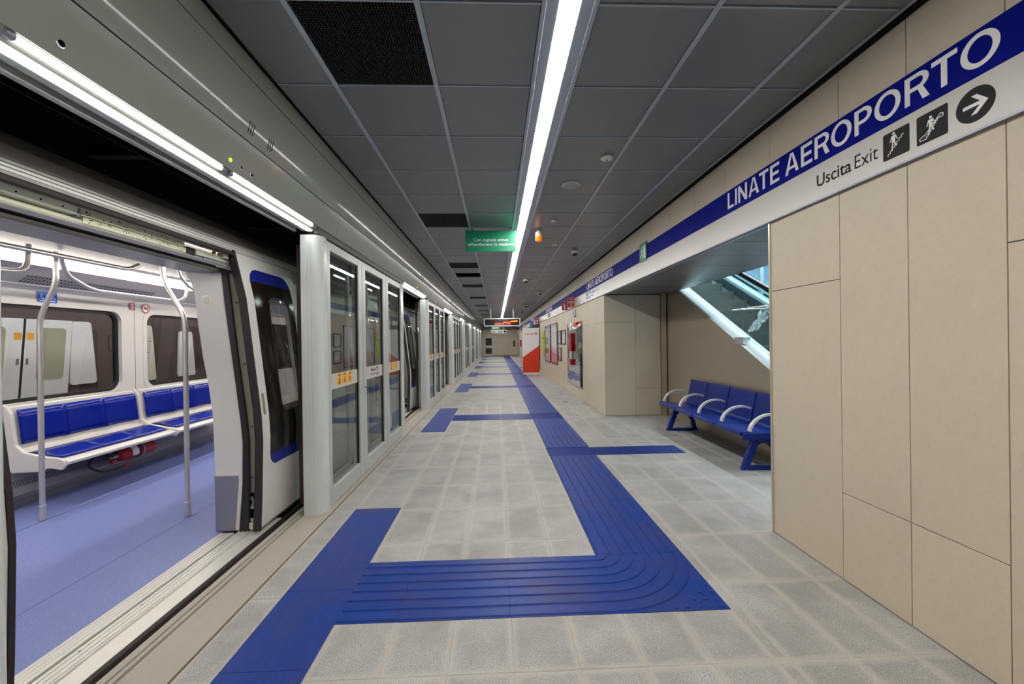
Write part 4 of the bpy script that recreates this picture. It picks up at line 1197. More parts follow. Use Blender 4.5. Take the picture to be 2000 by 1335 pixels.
# roll-up banner
bn = thing('roll_up_banner', (1.5, 18.1, 0), 'white and orange roll-up banner standing on the floor before the far alcove', 'banner')
def onb(x, z, y=18.1): return (1.145 + x * 0.757, y, z)
MB().box(1.150, 1.888, 18.04, 18.14, 0.035, 0.11).build('base_cassette', M_PLAST, bn, bevel=0.012)
for x in (1.32, 1.66): MB().box(x, x + 0.05, 17.92, 18.26, 0.0, 0.034).build('foot', M_PLAST, bn, bevel=0.008)
plate('fabric', [(1.150, 0.11), (1.888, 0.11), (1.888, 2.075), (1.150, 2.075)], [], lambda a, b, d: (a, 18.098 - d, b), 0.003, M_BANW, bn)
plate('orange_field', [(1.151, 0.115), (1.887, 0.115), (1.887, 1.315), (1.151, 0.80)], [], lambda a, b, d: (a, 18.0945 - d, b), 0.001, M_ORANGE, bn)
MB().box(1.145, 1.893, 18.09, 18.106, 2.075, 2.10).build('top_rail', M_PLAST, bn)
MB().tube([(1.52, 18.115, 0.1), (1.52, 18.115, 2.08)], 0.01, 8).build('support_pole', M_STEEL, bn)
M_LOGO = mat('logo_red', '#d8412f', 0.5)
text('webuild', to_cam(1.215, 18.0935, 1.795), 0.42, 0.075, M_LOGO, bn, weight=0.015, lift=0)
mb = MB().use(M_LOGO); mt = to_cam(1.74, 18.0935, 1.84)
for k in range(6):
    a = PI / 6 + PI / 3 * k; cx, cy = 0.048 * math.cos(a), 0.048 * math.sin(a)
    ringp = [(cx + 0.022 * math.cos(PI / 3 * q), cy + 0.022 * math.sin(PI / 3 * q)) for q in range(7)]
    mb.stroke(ringp, 0.008, mt, 0, 0.001)
mb.stroke([(0.02 * math.cos(PI / 3 * q), 0.02 * math.sin(PI / 3 * q)) for q in range(7)], 0.008, mt, 0, 0.001)
mb.build('logo', None, bn)
# information screen on the end wall and a red unit on the last stretch of wall
sc_ = thing('wall_screen', (1.8, ENDY, 1.2), 'dark upright information screen on the stone end wall', 'screen')
MB().box(1.73, 1.89, ENDY - 0.09, ENDY - 0.021, 0.95, 1.55).build('housing', M_SCREEN, sc_, bevel=0.008)
MB().box(1.75, 1.87, ENDY - 0.093, ENDY - 0.0905, 1.05, 1.50).build('screen', mat('screen_blue', '#2a3a52', 0.2), sc_)
rc = thing('fire_box', (WF, 35.6, 1.2), 'small red fire box on the last stretch of stone wall', 'fire box')
MB().box(WF - 0.12, WF - 0.0005, 35.3, 35.9, 1.05, 1.6).build('box', M_RED, rc, bevel=0.01)
MB().box(WF - 0.125, WF - 0.121, 35.4, 35.8, 1.25, 1.45).build('label_plate', M_WHITE, rc)
MB().box(WF - 0.124, WF - 0.121, 35.35, 35.4, 1.12, 1.2).build('handle', M_STEEL, rc)

# ================================================================== ALCOVE: BENCH
be = thing('bench', (3.0, 5.73, 0), 'blue metal bench with four seats and curved pale armrests in the alcove', 'bench')
SY = [4.55, 5.13, 5.73, 6.325, 6.92]
for k in range(4):
    a, b = SY[k] + 0.012, SY[k + 1] - 0.012
    MB().prism([(2.76, 0.445), (2.765, 0.405), (2.79, 0.400), (2.80, 0.425), (3.20, 0.408), (3.235, 0.42), (3.20, 0.428), (2.80, 0.452), (2.775, 0.456)], 'y', a, b).build('seat', M_BENCH, be, bevel=0.004)
    holes = []
    bk = MB().prism([(3.195, 0.432), (3.215, 0.426), (3.252, 0.432), (3.270, 0.462), (3.338, 0.79), (3.345, 0.82), (3.325, 0.828), (3.316, 0.795), (3.248, 0.470), (3.232, 0.448)], 'y', a, b).build('seat_back', M_BENCH, be, bevel=0.004)
    mb = MB()
    if k == 3:
        rows = [(0.30 + 0.40 * q / 9) for q in range(10)]
        for r in rows:      # perforations that draw a letter M
            for c0, c1 in ((0.16, 0.26), (0.33 - 0.10 * r, 0.33 + 0.02), (0.20, 0.20)):
                if c1 > c0: mb.box(3.243 + 0.0778 * r / 0.36 * 0.36 + 0, 3.244 + 0.0778 * r, 0, 0, 0, 0) if False else None
    def onback(u, z): return 3.2445 + (z - 0.455) * (3.316 - 3.245) / (0.795 - 0.455)
    mtb = frame((3.2455, b, 0.462), (0, -1, 0), (0.2044, 0, 0.9789))
    if k == 3:
        for q in range(11):
            v = 0.05 + 0.025 * q; f_ = q / 10
            for c in ((0.13, 0.19), (0.27 + 0.0, 0.33) if False else (0.37, 0.43), (0.19 + 0.09 * f_, 0.24 + 0.09 * f_) if q > 3 else None, (0.32 - 0.05 * f_, 0.37 - 0.05 * f_) if q > 3 else None):
                if c: mb.use(M_BENCHD).rect(c[0], c[1], v, v + 0.009, mtb, 0.0005, 0.0008)
    else:
        for q in range(12):
            v = 0.04 + 0.024 * q
            for c in range(2): mb.use(M_BENCHD).rect(0.10 + 0.20 * c, 0.25 + 0.20 * c, v, v + 0.007, mtb, 0.0005, 0.0008)
    if k in (0, 3): mb.build('perforation', None, bk, kind='stuff')
MB().box(2.95, 3.03, SY[0] - 0.02, SY[-1] - 0.03, 0.335, 0.398).build('beam', M_BENCHD, be, bevel=0.006)
MB().box(2.775, 3.20, SY[0] - 0.012, SY[0] + 0.010, 0.36, 0.44).build('end_plate', M_BENCH, be, bevel=0.004)
for yl in (6.70, 4.62):
    outer = [(2.80, 0.0), (3.31, 0.0), (3.30, 0.03), (3.27, 0.16), (3.21, 0.28), (3.12, 0.37), (2.98, 0.385), (2.93, 0.36)]
    inner = [(2.885, 0.04), (3.235, 0.04), (3.21, 0.16), (3.16, 0.25), (3.09, 0.31), (3.02, 0.31), (2.97, 0.27)]
    plate('leg', outer, [inner], lambda a, b, d, yl=yl: (a, yl - 0.03 + d, b + 0.002), 0.06, M_BENCH, be)
    for x in (2.84, 3.27): MB().lathe([(0.014, 0), (0.012, 0.012), (0.004, 0.016)], (x, yl - 0.045, 0.0), 'z', 10).build('foot_bolt', M_STEEL, be)
for ya in SY:
    pts = []
    for q in range(13):
        a = PI * 0.04 + PI * 0.62 * q / 12
        pts.append((3.115 - 0.26 * math.cos(a), ya, 0.432 + 0.215 * math.sin(a)))
    mb = MB(); o0 = len(mb.v)
    for i, p in enumerate(pts):
        w_ = 0.024 - 0.010 * i / 12; q = pts[min(i + 1, 12)]; r = pts[max(i - 1, 0)]
        dx, dz = q[0] - r[0], q[2] - r[2]; l = math.hypot(dx, dz); nx, nz = -dz / l, dx / l; th = 0.012
        for sx, st in ((-1, -1), (1, -1), (1, 1), (-1, 1)):
            mb.v.append((p[0] + nx * th * st, p[1] + sx * w_, p[2] + nz * th * st))
    for i in range(12):
        for q in range(4):
            mb.face((i * 4 + q, (i + 1) * 4 + q, (i + 1) * 4 + (q + 1) % 4, i * 4 + (q + 1) % 4))
    mb.face((0, 1, 2, 3)); mb.face((51, 50, 49, 48))
    mb.build('armrest', M_ARM, be, smooth=True, recalc=True)

# ================================================================== ESCALATORS
SL = 0.512
def zline(y, off=0.0): return 1.135 + SL * (y - 5.026) + off
es = thing('escalator', (4.0, 5.5, 0), 'escalator rising behind the bench with grey grooved steps and bright edge decks', 'escalator')
yb = 5.026 - 1.135 / SL
MB().prism([(yb, 0.0), (11.0, 0.0), (11.0, zline(11.0, -0.02)), (yb, -0.02 + 0.03)], 'x', 3.42, 3.45).build('side_cladding', M_CLAD, es)
def slope_bar(x0, x1, lo, hi, m_, name, y0=3.3, y1=10.5, **kw):
    return MB().prism([(y0, zline(y0, lo)), (y1, zline(y1, lo)), (y1, zline(y1, hi)), (y0, zline(y0, hi))], 'x', x0, x1).build(name, m_, es, **kw)
slope_bar(3.405, 3.455, -0.022, 0.0, M_CLAD, 'lower_trim')
dk = MB(); dpro = [(3.405, 0.0), (3.415, 0.03), (3.515, 0.125), (3.525, 0.125), (3.525, 0.0)]
n_ = len(dpro)
for yy in (3.3, 10.5): dk.v += [(x, yy, zline(yy, dz)) for x, dz in dpro]
dk.face(range(n_)); dk.face(range(2 * n_ - 1, n_ - 1, -1))
for q in range(n_): dk.face((q, (q + 1) % n_, (q + 1) % n_ + n_, q + n_))
dk.build('deck', M_ESCW, es, recalc=True)
slope_bar(3.52, 3.56, -0.05, 0.10, M_ESCD, 'skirt')
slope_bar(3.455, 3.465, 0.125, 0.95, G_ESC, 'glass_balustrade')
slope_bar(4.42, 4.46, -0.05, 0.12, M_ESCD, 'skirt')
slope_bar(4.46, 4.60, -0.02, 0.16, M_ESCW, 'deck')
slope_bar(4.525, 4.535, 0.16, 0.95, G_ESC, 'glass_balustrade')
MB().tube([(3.46, 3.3, zline(3.3, 0.97)), (3.46, 10.5, zline(10.5, 0.97))], 0.035, 12).build('handrail', M_HANDR, es, smooth=True)
MB().tube([(4.53, 3.3, zline(3.3, 0.97)), (4.53, 10.5, zline(10.5, 0.97))], 0.035, 12).build('handrail', M_HANDR, es, smooth=True)
st = MB()
n = 24; W0, W1 = 3.57, 4.41
pr_ = [(-0.02, -0.19)]
st.use(M_STAIR)
for k in range(84):      # grooved riser
    x = W0 + (W1 - W0) * k / 84
    st.box(x, x + 0.0058, 0.0, 0.012, -0.190, 0.0)
st.use(mat('step_dark', '#3b3d3c', 0.6)).box(W0, W1, 0.008, 0.02, -0.20, -0.004)
st.use(M_STAIR).box(W0, W1, 0.0, 0.385, -0.014, 0.0)
step_me = mesh_of(st, 'step')
for k in range(18):
    o = bpy.data.objects.new('step', step_me); C.objects.link(o); o.parent = es
    yk = 3.2 + 0.385 * k
    o.location = Vector((0, yk, 1.135 + 0.197 / 0.385 * (yk - 5.026) + 0.02)) - es.location
# transparent film and its bracket taped across the steps
fm = thing('film_barrier', (3.75, 5.75, 1.6), 'crumpled strip of clear plastic film hanging over the escalator steps', 'plastic film')
rr = random.Random(3); vs = []; fs = []; nx_, nz_ = 26, 7
for i in range(nx_ + 1):
    u = i / nx_
    for j in range(nz_ + 1):
        v = j / nz_
        x = 3.575 + 0.48 * u; y = 5.68 + 0.27 * u + 0.02 * math.sin(9 * u + 3 * v)
        z0 = 1.60 + 0.34 * u; w_ = 0.09 + 0.17 * u
        z = z0 + w_ * (v - 0.5) + 0.02 * math.sin(14 * u + 5 * v)
        vs.append((x + rr.uniform(-0.009, 0.009), y + 0.02 * math.sin(20 * v + 11 * u) + rr.uniform(-0.01, 0.01), z))
for i in range(nx_):
    for j in range(nz_): fs.append((i * (nz_ + 1) + j, (i + 1) * (nz_ + 1) + j, (i + 1) * (nz_ + 1) + j + 1, i * (nz_ + 1) + j + 1))
MB().add(vs, fs).build('film', M_FILM, fm)
MB().tube([(3.74, 6.10, 1.955), (3.93, 5.86, 1.945)], 0.011, 8).build('rolled_edge', M_PLAST, fm, smooth=True)
MB().box(3.385, 3.50, 5.52, 5.72, 1.43, 1.535).build('bracket', M_STEEL, es, bevel=0.005)
e2 = thing('second_escalator', (5.2, 6, 0), 'second escalator beyond the first, with a dark handrail and blue glass', 'escalator')
def slope2(x0, x1, lo, hi, m_, name, y0=3.3, y1=10.5):
    return MB().prism([(y0, zline(y0, lo)), (y1, zline(y1, lo)), (y1, zline(y1, hi)), (y0, zline(y0, hi))], 'x', x0, x1).build(name, m_, e2)
slope2(4.64, 4.80, -0.05, 0.10, M_HANDR, 'dark_deck')
slope2(4.82, 4.835, 0.1, 0.95, G_BLUE, 'blue_glass')
slope2(4.85, 6.2, -0.12, -0.05, M_ESCW, 'steps_cover')
MB().box(4.66, 4.72, 7.05, 7.12, zline(7.08, 0.10), zline(7.08, 1.6)).build('upright_post', M_ESCW, e2)
MB().tube([(4.83, 3.3, zline(3.3, 0.97)), (4.83, 10.5, zline(10.5, 0.97))], 0.035, 12).build('handrail', M_HANDR, e2, smooth=True)
sh = struct(MB().box(6.6, 6.7, 2.5, 12, -0.3, 6.2).build('wall_shaft', mat('shaft_wall', '#c4cdd0', 0.6)), 'pale wall of the escalator shaft')
MB().box(3.45, 6.7, 12.0, 12.1, -0.3, 6.2).build('shaft_end', mat('shaft_wall', '#c4cdd0', 0.6), sh)
MB().box(3.45, 6.7, 2.4, 2.5, -0.3, 6.2).build('shaft_front', mat('shaft_wall', '#c4cdd0', 0.6), sh)
MB().box(3.40, 3.45, 2.5, 12.0, 2.62, 6.2).build('shaft_side', mat('shaft_wall', '#c4cdd0', 0.6), sh)
MB().box(3.45, 6.6, 2.5, 12, 6.2, 6.3).build('shaft_roof', mat('shaft_wall', '#c4cdd0', 0.6), sh)
MB().box(3.46, 6.6, 2.5, 12, -0.3, -0.2).build('shaft_floor', M_TUNNEL, sh)
# ================================================================== THE TRAIN
XI, XO = -4.65, -1.93            # far inner wall, door plane at floor level
trn = thing('metro_train', (-3.3, 2.5, -1.0), 'white and blue metro train standing at the platform with its doors open', 'train')
DH = 0.89
TY0, TY1 = BACKY + 0.3, ENDY + 1
MB().box(XI, -2.25, TY0, TY1, -0.06, 0.0).build('floor_vinyl', M_VINYL, trn)
MB().box(-2.742, -2.738, TY0, TY1, 0.0, 0.0008).build('floor_seam', mat('seam_blue', '#4a4f86', 0.6), trn)
MB().box(-3.99, -3.985, TY0, TY1, 0.0, 0.0008).build('floor_seam', mat('seam_blue', '#4a4f86', 0.6), trn)
MB().prism([(-1.915, -0.013), (-1.885, -0.013), (-1.878, -0.03), (-1.878, -0.20), (-1.915, -0.22)], 'y', TY0, TY1).build('edge_rubber', M_RUBBER, trn)
MB().box(-4.6, -1.92, TY0, TY1, -1.05, -0.07).build('underframe', M_BLKR, trn)
# side shell between the doorways, roof and header
OUT = [(-2.00, -0.25), (-1.985, 0.35), (-1.975, 0.80), (-1.995, 1.05), (-2.045, 1.42), (-2.16, 2.27)]
INN = [(-2.505, 2.115), (-2.455, 1.96), (-2.39, 1.41), (-2.322, 0.96), (-2.306, 0.456), (-2.302, -0.05)]
segs = []
edges = [TY0]
for d in DOORS: edges += [d - DH - 0.22, d + DH + 0.22]
edges.append(TY1)
for k in range(0, len(edges), 2):
    a, b = edges[k], edges[k + 1]
    if b - a < 0.1: continue
    def lerp(P, z):
        P = sorted(P, key=lambda p: p[1])
        for (xa, za), (xb, zb) in zip(P, P[1:]):
            if za <= z <= zb: return xa + (xb - xa) * (z - za) / (zb - za)
        return P[-1][0]
    def slab(z0, z1):
        return ([(lerp(OUT, z0), z0)] + [p for p in OUT if z0 < p[1] < z1] + [(lerp(OUT, z1), z1)] + [(lerp(INN, min(z1, 2.11)), z1)] +
                [p for p in INN if z0 < p[1] < min(z1, 2.11)] + [(lerp(INN, z0), z0)])
    wins = [(a + 0.10, a + 1.22), (b - 1.22, b - 0.10)] if b - a > 2.8 else []
    sw = MB().prism(slab(-0.04, 0.96), 'y', a, b).build('side_wall', M_TRAING, trn, smooth=True)
    MB().prism(slab(1.96, 2.26), 'y', a, b).build('side_wall_top', M_TRAING, sw, smooth=True)
    ys = [a] + [v for w_ in wins for v in w_] + [b]
    for q in range(0, len(ys), 2):
        MB().prism(slab(0.961, 1.959), 'y', ys[q], ys[q + 1]).build('window_pillar', M_TRAING, sw, smooth=True)
    for w0, w1 in wins:
        pw = [(lerp(OUT, z) - 0.02, z) for z in (0.961, 1.42, 1.959)]
        MB().sheet(pw, 'y', w0, w1, 0.005).build('pane', G_TRAIN, sw, recalc=True)
    if b - a > 2.8:
        MB().sheet([(-1.9815, 1.0), (-2.029, 1.40), (-2.1175, 1.95)], 'y', a + 1.24, b - 1.24, 0.006).build('window_band', M_BROWN, sw, recalc=True)
MB().prism([(-2.105, 2.27), (-2.20, 2.372), (-2.212, 2.376), (-2.33, 2.482), (-2.50, 2.612), (-2.80, 2.70), (-3.33, 2.745), (-3.9, 2.69), (-4.5, 2.45), (-4.7, 2.27), (-4.7, 2.2), (-4.66, 2.2),
            (-4.5, 2.42), (-3.9, 2.60), (-2.80, 2.60), (-2.45, 2.45), (-2.30, 2.285), (-2.15, 2.262)], 'y', TY0, TY1).build('roof_shell', M_TRAING, trn, smooth=True)
for (a, b) in (((-2.124, 2.301), (-2.122, 2.299)), ((-2.150, 2.330), (-2.148, 2.327)), ((-2.176, 2.357), (-2.174, 2.354))):
    MB().box(a[0] - 0.004, a[0] + 0.003, TY0, TY1, a[1] - 0.008, a[1] + 0.004).build('roof_groove', M_TRAINW, trn)
MB().prism([(-2.21, 2.365), (-2.225, 2.398), (-2.34, 2.50), (-2.505, 2.624), (-2.8, 2.712), (-2.8, 2.702), (-2.50, 2.614), (-2.33, 2.486), (-2.212, 2.380)], 'y', TY0, TY1).build('roof_cap', mat('roof_brown', '#a8a09a', 0.45), trn)
# interior ceiling, light bands, ducts
M_PERF = mat('perforated_grey', '#6f6e71', 0.45, metal=0.2)
M_COVER = mat('cover_grey', '#b3b1b0', 0.35, metal=0.3)
MB().box(-4.12, -2.54, TY0, TY1, 2.395, 2.41).build('ceiling_panel', M_PERF, trn)
for sg in (1, -1):
    def mx(x): return x if sg > 0 else -6.66 - x
    def pr2(pts): 
        q = [(mx(x), z) for x, z in pts]; return q if sg > 0 else q[::-1]
    lb = MB().prism(pr2([(-4.145, 2.372), (-4.275, 2.290), (-4.285, 2.300), (-4.15, 2.385)]), 'y', TY0, 14.0).build('light_band', M_TLAMP, trn)
    MB().prism(pr2([(-4.10, 2.40), (-4.145, 2.372), (-4.15, 2.39), (-4.11, 2.415)]), 'y', TY0, TY1).build('light_edge', M_TRAINW, trn)
    MB().prism(pr2([(-4.278, 2.288), (-4.497, 2.135), (-4.52, 2.15), (-4.29, 2.305)]), 'y', TY0, TY1).build('duct_panel', M_TRAING, trn)
MB().prism([(-4.497, 2.135), (-4.50, 2.125), (-4.60, 2.112), (-4.632, 2.098), (-4.66, 2.098), (-4.66, 2.15), (-4.52, 2.15)], 'y', TY0, TY1).build('cornice', M_TRAINW, trn)
vg = MB().use(mat('vent_dark', '#57575a', 0.6))
for q in range(44):
    yy = 4.02 + 0.033 * q
    for rr_ in range(3):
        f0 = 0.05 + 0.15 * rr_; x0, z0 = -4.497 + 0.219 * f0, 2.135 + 0.153 * f0; x1, z1 = x0 + 0.024, z0 + 0.0168
        o0 = len(vg.v); n_ = (0.0016, -0.0023)
        vg.v += [(x0 + n_[0], yy, z0 + n_[1]), (x0 + n_[0], yy + 0.02, z0 + n_[1]), (x1 + n_[0], yy + 0.02, z1 + n_[1]), (x1 + n_[0], yy, z1 + n_[1])]
        vg.face((o0, o0 + 1, o0 + 2, o0 + 3))
vg.build('vent_slots', None, trn, kind='stuff')
# far inner wall with windows
WINS = [(0.3, 2.6), (2.95, 5.255), (5.62, 7.9), (8.3, 10.5), (10.9, 13.0)]
plate('inner_wall', [(TY0, 0.0), (TY1, 0.0), (TY1, 2.10), (TY0, 2.10)], [rrect(a, b, 0.985, 1.945, 0.13, 6) for a, b in WINS], lambda a, b, d: (XI - 0.035 + d, a, b), 0.035, M_TRAINW, trn)
for a, b in WINS:
    wf = plate('window_frame', rrect(a - 0.03, b + 0.03, 0.955, 1.975, 0.15, 6), [rrect(a + 0.035, b - 0.035, 1.02, 1.91, 0.10, 6)], lambda p, q, d: (XI - 0.075 + d, p, q), 0.038, M_BLKR, trn)
    plate('window_lip', rrect(a - 0.055, b + 0.055, 0.93, 2.0, 0.17, 6), [rrect(a + 0.0, b - 0.0, 0.985, 1.945, 0.13, 6)], lambda p, q, d: (XI - 0.001 + d, p, q), 0.010, M_TRAINW, wf)
    MB().box(XI - 0.060, XI - 0.054, a - 0.01, b + 0.01, 0.98, 1.95).build('pane', G_TRAIN, wf)
MB().box(XI - 0.002, XI + 0.0015, 5.444, 5.450, 0.92, 2.10).build('wall_seam', mat('seam_grey', '#7d7a78', 0.6), trn)
MB().prism([(-4.66, 0.333), (-4.59, 0.333), (-4.585, 0.30), (-4.565, 0.27), (-4.53, 0.20), (-4.515, 0.13), (-4.545, 0.115), (-4.55, 0.085), (-4.59, 0.07), (-4.60, 0.0), (-4.66, 0.0)], 'y', TY0, TY1).build('side_skirt', mat('skirt_grey', '#98979a', 0.35, metal=0.3), trn, smooth=True)
vs_ = MB().use(mat('vent_dark', '#57575a', 0.6))
for q in range(62):
    yy = 3.70 + 0.024 * q; x0, z0, x1, z1 = -4.5625, 0.265, -4.532, 0.205
    o0 = len(vs_.v); vs_.v += [(x0 + 0.002, yy, z0), (x0 + 0.002, yy + 0.010, z0), (x1 + 0.002, yy + 0.010, z1), (x1 + 0.002, yy, z1)]
    vs_.face((o0 + 3, o0 + 2, o0 + 1, o0))
vs_.build('heater_slots', None, trn, kind='stuff')

# doorway pieces: made once at the first doorway, then copied along the train
JIN = [(-2.302, 0.0), (-2.306, 0.456), (-2.322, 0.96), (-2.352, 1.20), (-2.39, 1.41), (-2.425, 1.68), (-2.455, 1.96), (-2.49, 2.06), (-2.52, 2.115)]
JOUT = [(-2.225, 2.115), (-2.20, 1.845), (-2.147, 1.41), (-2.088, 0.90), (-2.074, 0.73), (-2.080, 0.394), (-2.112, 0.0)]
BLK = [(-2.112, 0.0), (-2.080, 0.394), (-2.074, 0.73), (-2.088, 0.90), (-2.147, 1.41), (-2.20, 1.845), (-2.225, 2.11), (-2.178, 2.11), (-2.153, 1.89), (-2.102, 1.41), (-2.040, 0.90), (-2.026, 0.73), (-2.028, 0.39), (-2.035, 0.0)]
def leaf_x(z):
    pts = [(-0.05, -1.931), (0.3, -1.914), (0.75, -1.902), (0.95, -1.912), (1.42, -1.964), (1.9, -2.018), (2.30, -2.108)]
    for (a, xa), (b, xb) in zip(pts, pts[1:]):
        if z <= b: return xa + (xb - xa) * (z - a) / (b - a)
    return pts[-1][1]
CUTZ = (0.3, 0.55, 0.75, 0.85, 0.95, 1.2, 1.42, 1.7, 1.9, 2.05, 2.15)
def door_set(d, far_side):
    """one side of a doorway: pillar, black edge, pocket, mechanism and the slid-open leaf"""
    sg = 1 if far_side else -1
    nz = 0.042 if (d == 2.5 and not far_side) else 0.0
    def Y(v): return d + nz + sg * (v - 2.5)           # written for the far side of the first doorway (centre 2.5)
    out = []
    def bld(mb, name, m=None, parent=None, **kw):
        if not far_side: mb.mirror_y(2.5)
        if d != 2.5: mb.v = [(x, y + d - 2.5, z) for x, y, z in mb.v]
        return mb.build(name, m, parent or trn, **kw)
    p = bld(MB().prism(JIN + JOUT, 'y', 3.42, 3.47), 'door_pillar', M_TRAINW, bevel=0.012)
    bld(MB().prism([(-2.3045, 0.003), (-2.309, 0.455), (-2.118, 0.455), (-2.117, 0.40), (-2.150, 0.003)], 'y', 3.417, 3.50), 'kick_plate', M_KICK, p, bevel=0.003)
    bld(MB().lathe([(0.040, 0.0), (0.040, -0.003), (0.034, -0.003)], (-2.35, 3.4195, 1.884), 'y', 28), 'lamp_ring', mat('ring_gold', '#cbbf9c', 0.3, metal=0.6), p, smooth=True)
    bld(MB().lathe([(0.034, 0.0), (0.034, -0.0045), (0.02, -0.0055)], (-2.35, 3.4195, 1.884), 'y', 28), 'lamp_lens', M_PLAST, p, smooth=True)
    bld(MB().prism(BLK, 'y', 3.405, 3.432), 'black_edge', M_BLKR, bevel=0.004)
    zs = (0.30, 0.5, 0.75, 0.95, 1.42, 1.85, 2.10)
    po = bld(MB().prism([(leaf_x(z) - 0.028, z) for z in zs] + [(leaf_x(z) - 0.30, z) for z in zs[::-1]], 'y', 3.485, 3.50), 'pocket_panel', M_CREAM)
    for z in (1.87, 1.36, 0.84, 0.42): bld(MB().lathe([(0.010, 0.0), (0.008, -0.012)], (leaf_x(z) - 0.135, 3.483, z), 'y', 8), 'screw', M_KICK, po)
    if far_side and d < 10:
        mc = bld(MB().box(-2.10, -2.00, 3.474, 3.484, 0.02, 0.29), 'door_gear', M_BLKR)
        wh = MB(); wh.tube([(-2.020 + 0.048 * math.cos(2 * PI * k / 16), 3.44, 0.135 + 0.052 * math.sin(2 * PI * k / 16)) for k in range(16)], 0.012, 8, closed=True)
        bld(wh, 'ring', M_CREAM, mc, smooth=True)
        bld(MB().lathe([(0.03, -0.02), (0.03, 0.01), (0.015, 0.012)], (-2.015, 3.43, 0.045), 'y', 14), 'roller', M_CREAM, mc, smooth=True)
        bld(MB().tube([(-2.03, 3.44, 0.19), (-2.005, 3.435, 0.235), (-2.035, 3.44, 0.27)], 0.012, 8), 'lever', M_KICK, mc, smooth=True)
    # the leaf
    ms = -1 if not far_side else 1
    def mp(off):
        def f(a, b, dd): return (leaf_x(b) + off + dd, Y(a), b)
        return f
    band_o = rrect(3.50, 4.16, 0.505, 2.165, [0.10, 0.10, 0.13, 0.13], 6)
    lf = plate('door_leaf', [(3.385, 0.035), (4.27, 0.035), (4.27, 2.265), (3.385, 2.265)], [band_o], mp(-0.035), 0.035, M_TRAINW, trn, CUTZ, True)
    plate('window_band', band_o, [rrect(3.725, 4.06, 0.93, 1.93, [0.08, 0.08, 0.10, 0.10], 6)], mp(-0.006), 0.0065, M_BROWN, lf, CUTZ, True)
    tb = [(3.502, 2.055)] + [p_ for p_ in rrect(3.502, 4.158, 0.505, 2.163, [0.10, 0.10, 0.13, 0.13], 6) if p_[1] > 2.02] 
    tb = [(4.158, 2.055)] + [p_ for p_ in tb if p_[1] > 2.055] + [(3.502, 2.055)]
    plate('blue_band', tb, [], mp(0.001), 0.0015, M_TBLUE, lf, CUTZ, True)
    bb_ = [(3.502, 0.60), (3.504, 0.58)] + [p_ for p_ in rrect(3.502, 4.158, 0.507, 2.163, [0.10, 0.10, 0.13, 0.13], 6) if p_[1] < 0.56] + [(4.158, 0.60)]
    plate('blue_band', bb_, [], mp(0.001), 0.0015, M_TBLUE, lf, CUTZ, True)
    plate('pane', rrect(3.72, 4.065, 0.925, 1.935, 0.09, 6), [], mp(-0.010), 0.004, G_TRAIN, lf, CUTZ, True)
    plate('pane_trim', rrect(3.712, 4.073, 0.917, 1.943, 0.10, 6), [rrect(3.722, 4.063, 0.927, 1.933, 0.09, 6)], mp(0.0005), 0.002, mat('pane_trim', '#4a403c', 0.3), lf, CUTZ, True)
    plate('rubber_seal', [(3.362, 0.02), (3.384, 0.02), (3.384, 2.28), (3.362, 2.28)], [], mp(-0.034), 0.04, M_RUBBER, lf, CUTZ, True)
    plate('rubber_seal', [(3.366, 0.02), (3.384, 0.02), (3.384, 2.26), (3.366, 2.26)], [], mp(-0.050), 0.0155, M_BLKR, lf, CUTZ, True)
    plate('handle_recess', rrect(3.425, 3.458, 0.945, 1.12, 0.01, 3), [], mp(0.0), 0.0012, mat('recess', '#8b8468', 0.5), lf, CUTZ, True)
for i, d in enumerate(DOORS[:6]):
    door_set(d, True); door_set(d, False)
    a, b = d - DH, d + DH
    sl = MB()
    sl.use(M_SILL)
    prof = [(-2.252, -0.02), (-2.252, 0.001)]
    for q in range(4): x = -2.245 + 0.027 * q; prof += [(x, 0.004), (x + 0.017, 0.004), (x + 0.019, 0.001), (x + 0.025, 0.001)]
    prof += [(-2.139, 0.003), (-2.139, -0.02)]
    sl.prism(prof, 'y', a, b).build('sill_tread', mat('sill_cream', '#e3dfcf', 0.45, metal=0.15), trn)
    sl = MB(); prof = [(-2.122, -0.02), (-2.122, 0.003)]
    for q in range(3): x = -2.12 + 0.030 * q; prof += [(x, 0.005), (x + 0.02, 0.005), (x + 0.022, 0.001), (x + 0.028, 0.001)]
    prof += [(-2.025, 0.002), (-2.022, -0.006), (-1.916, -0.012), (-1.916, -0.06), (-2.05, -0.06)]
    sl.prism(prof, 'y', a - 0.3, b + 0.3).build('sill_tread', M_SILL, trn)
    for q in range(5): MB().lathe([(0.007, 0), (0.005, 0.0015)], (-2.10 + 0.0 * q, a + 0.15 + 0.36 * q, 0.0045), 'z', 8).build('screw', M_KICK, trn)
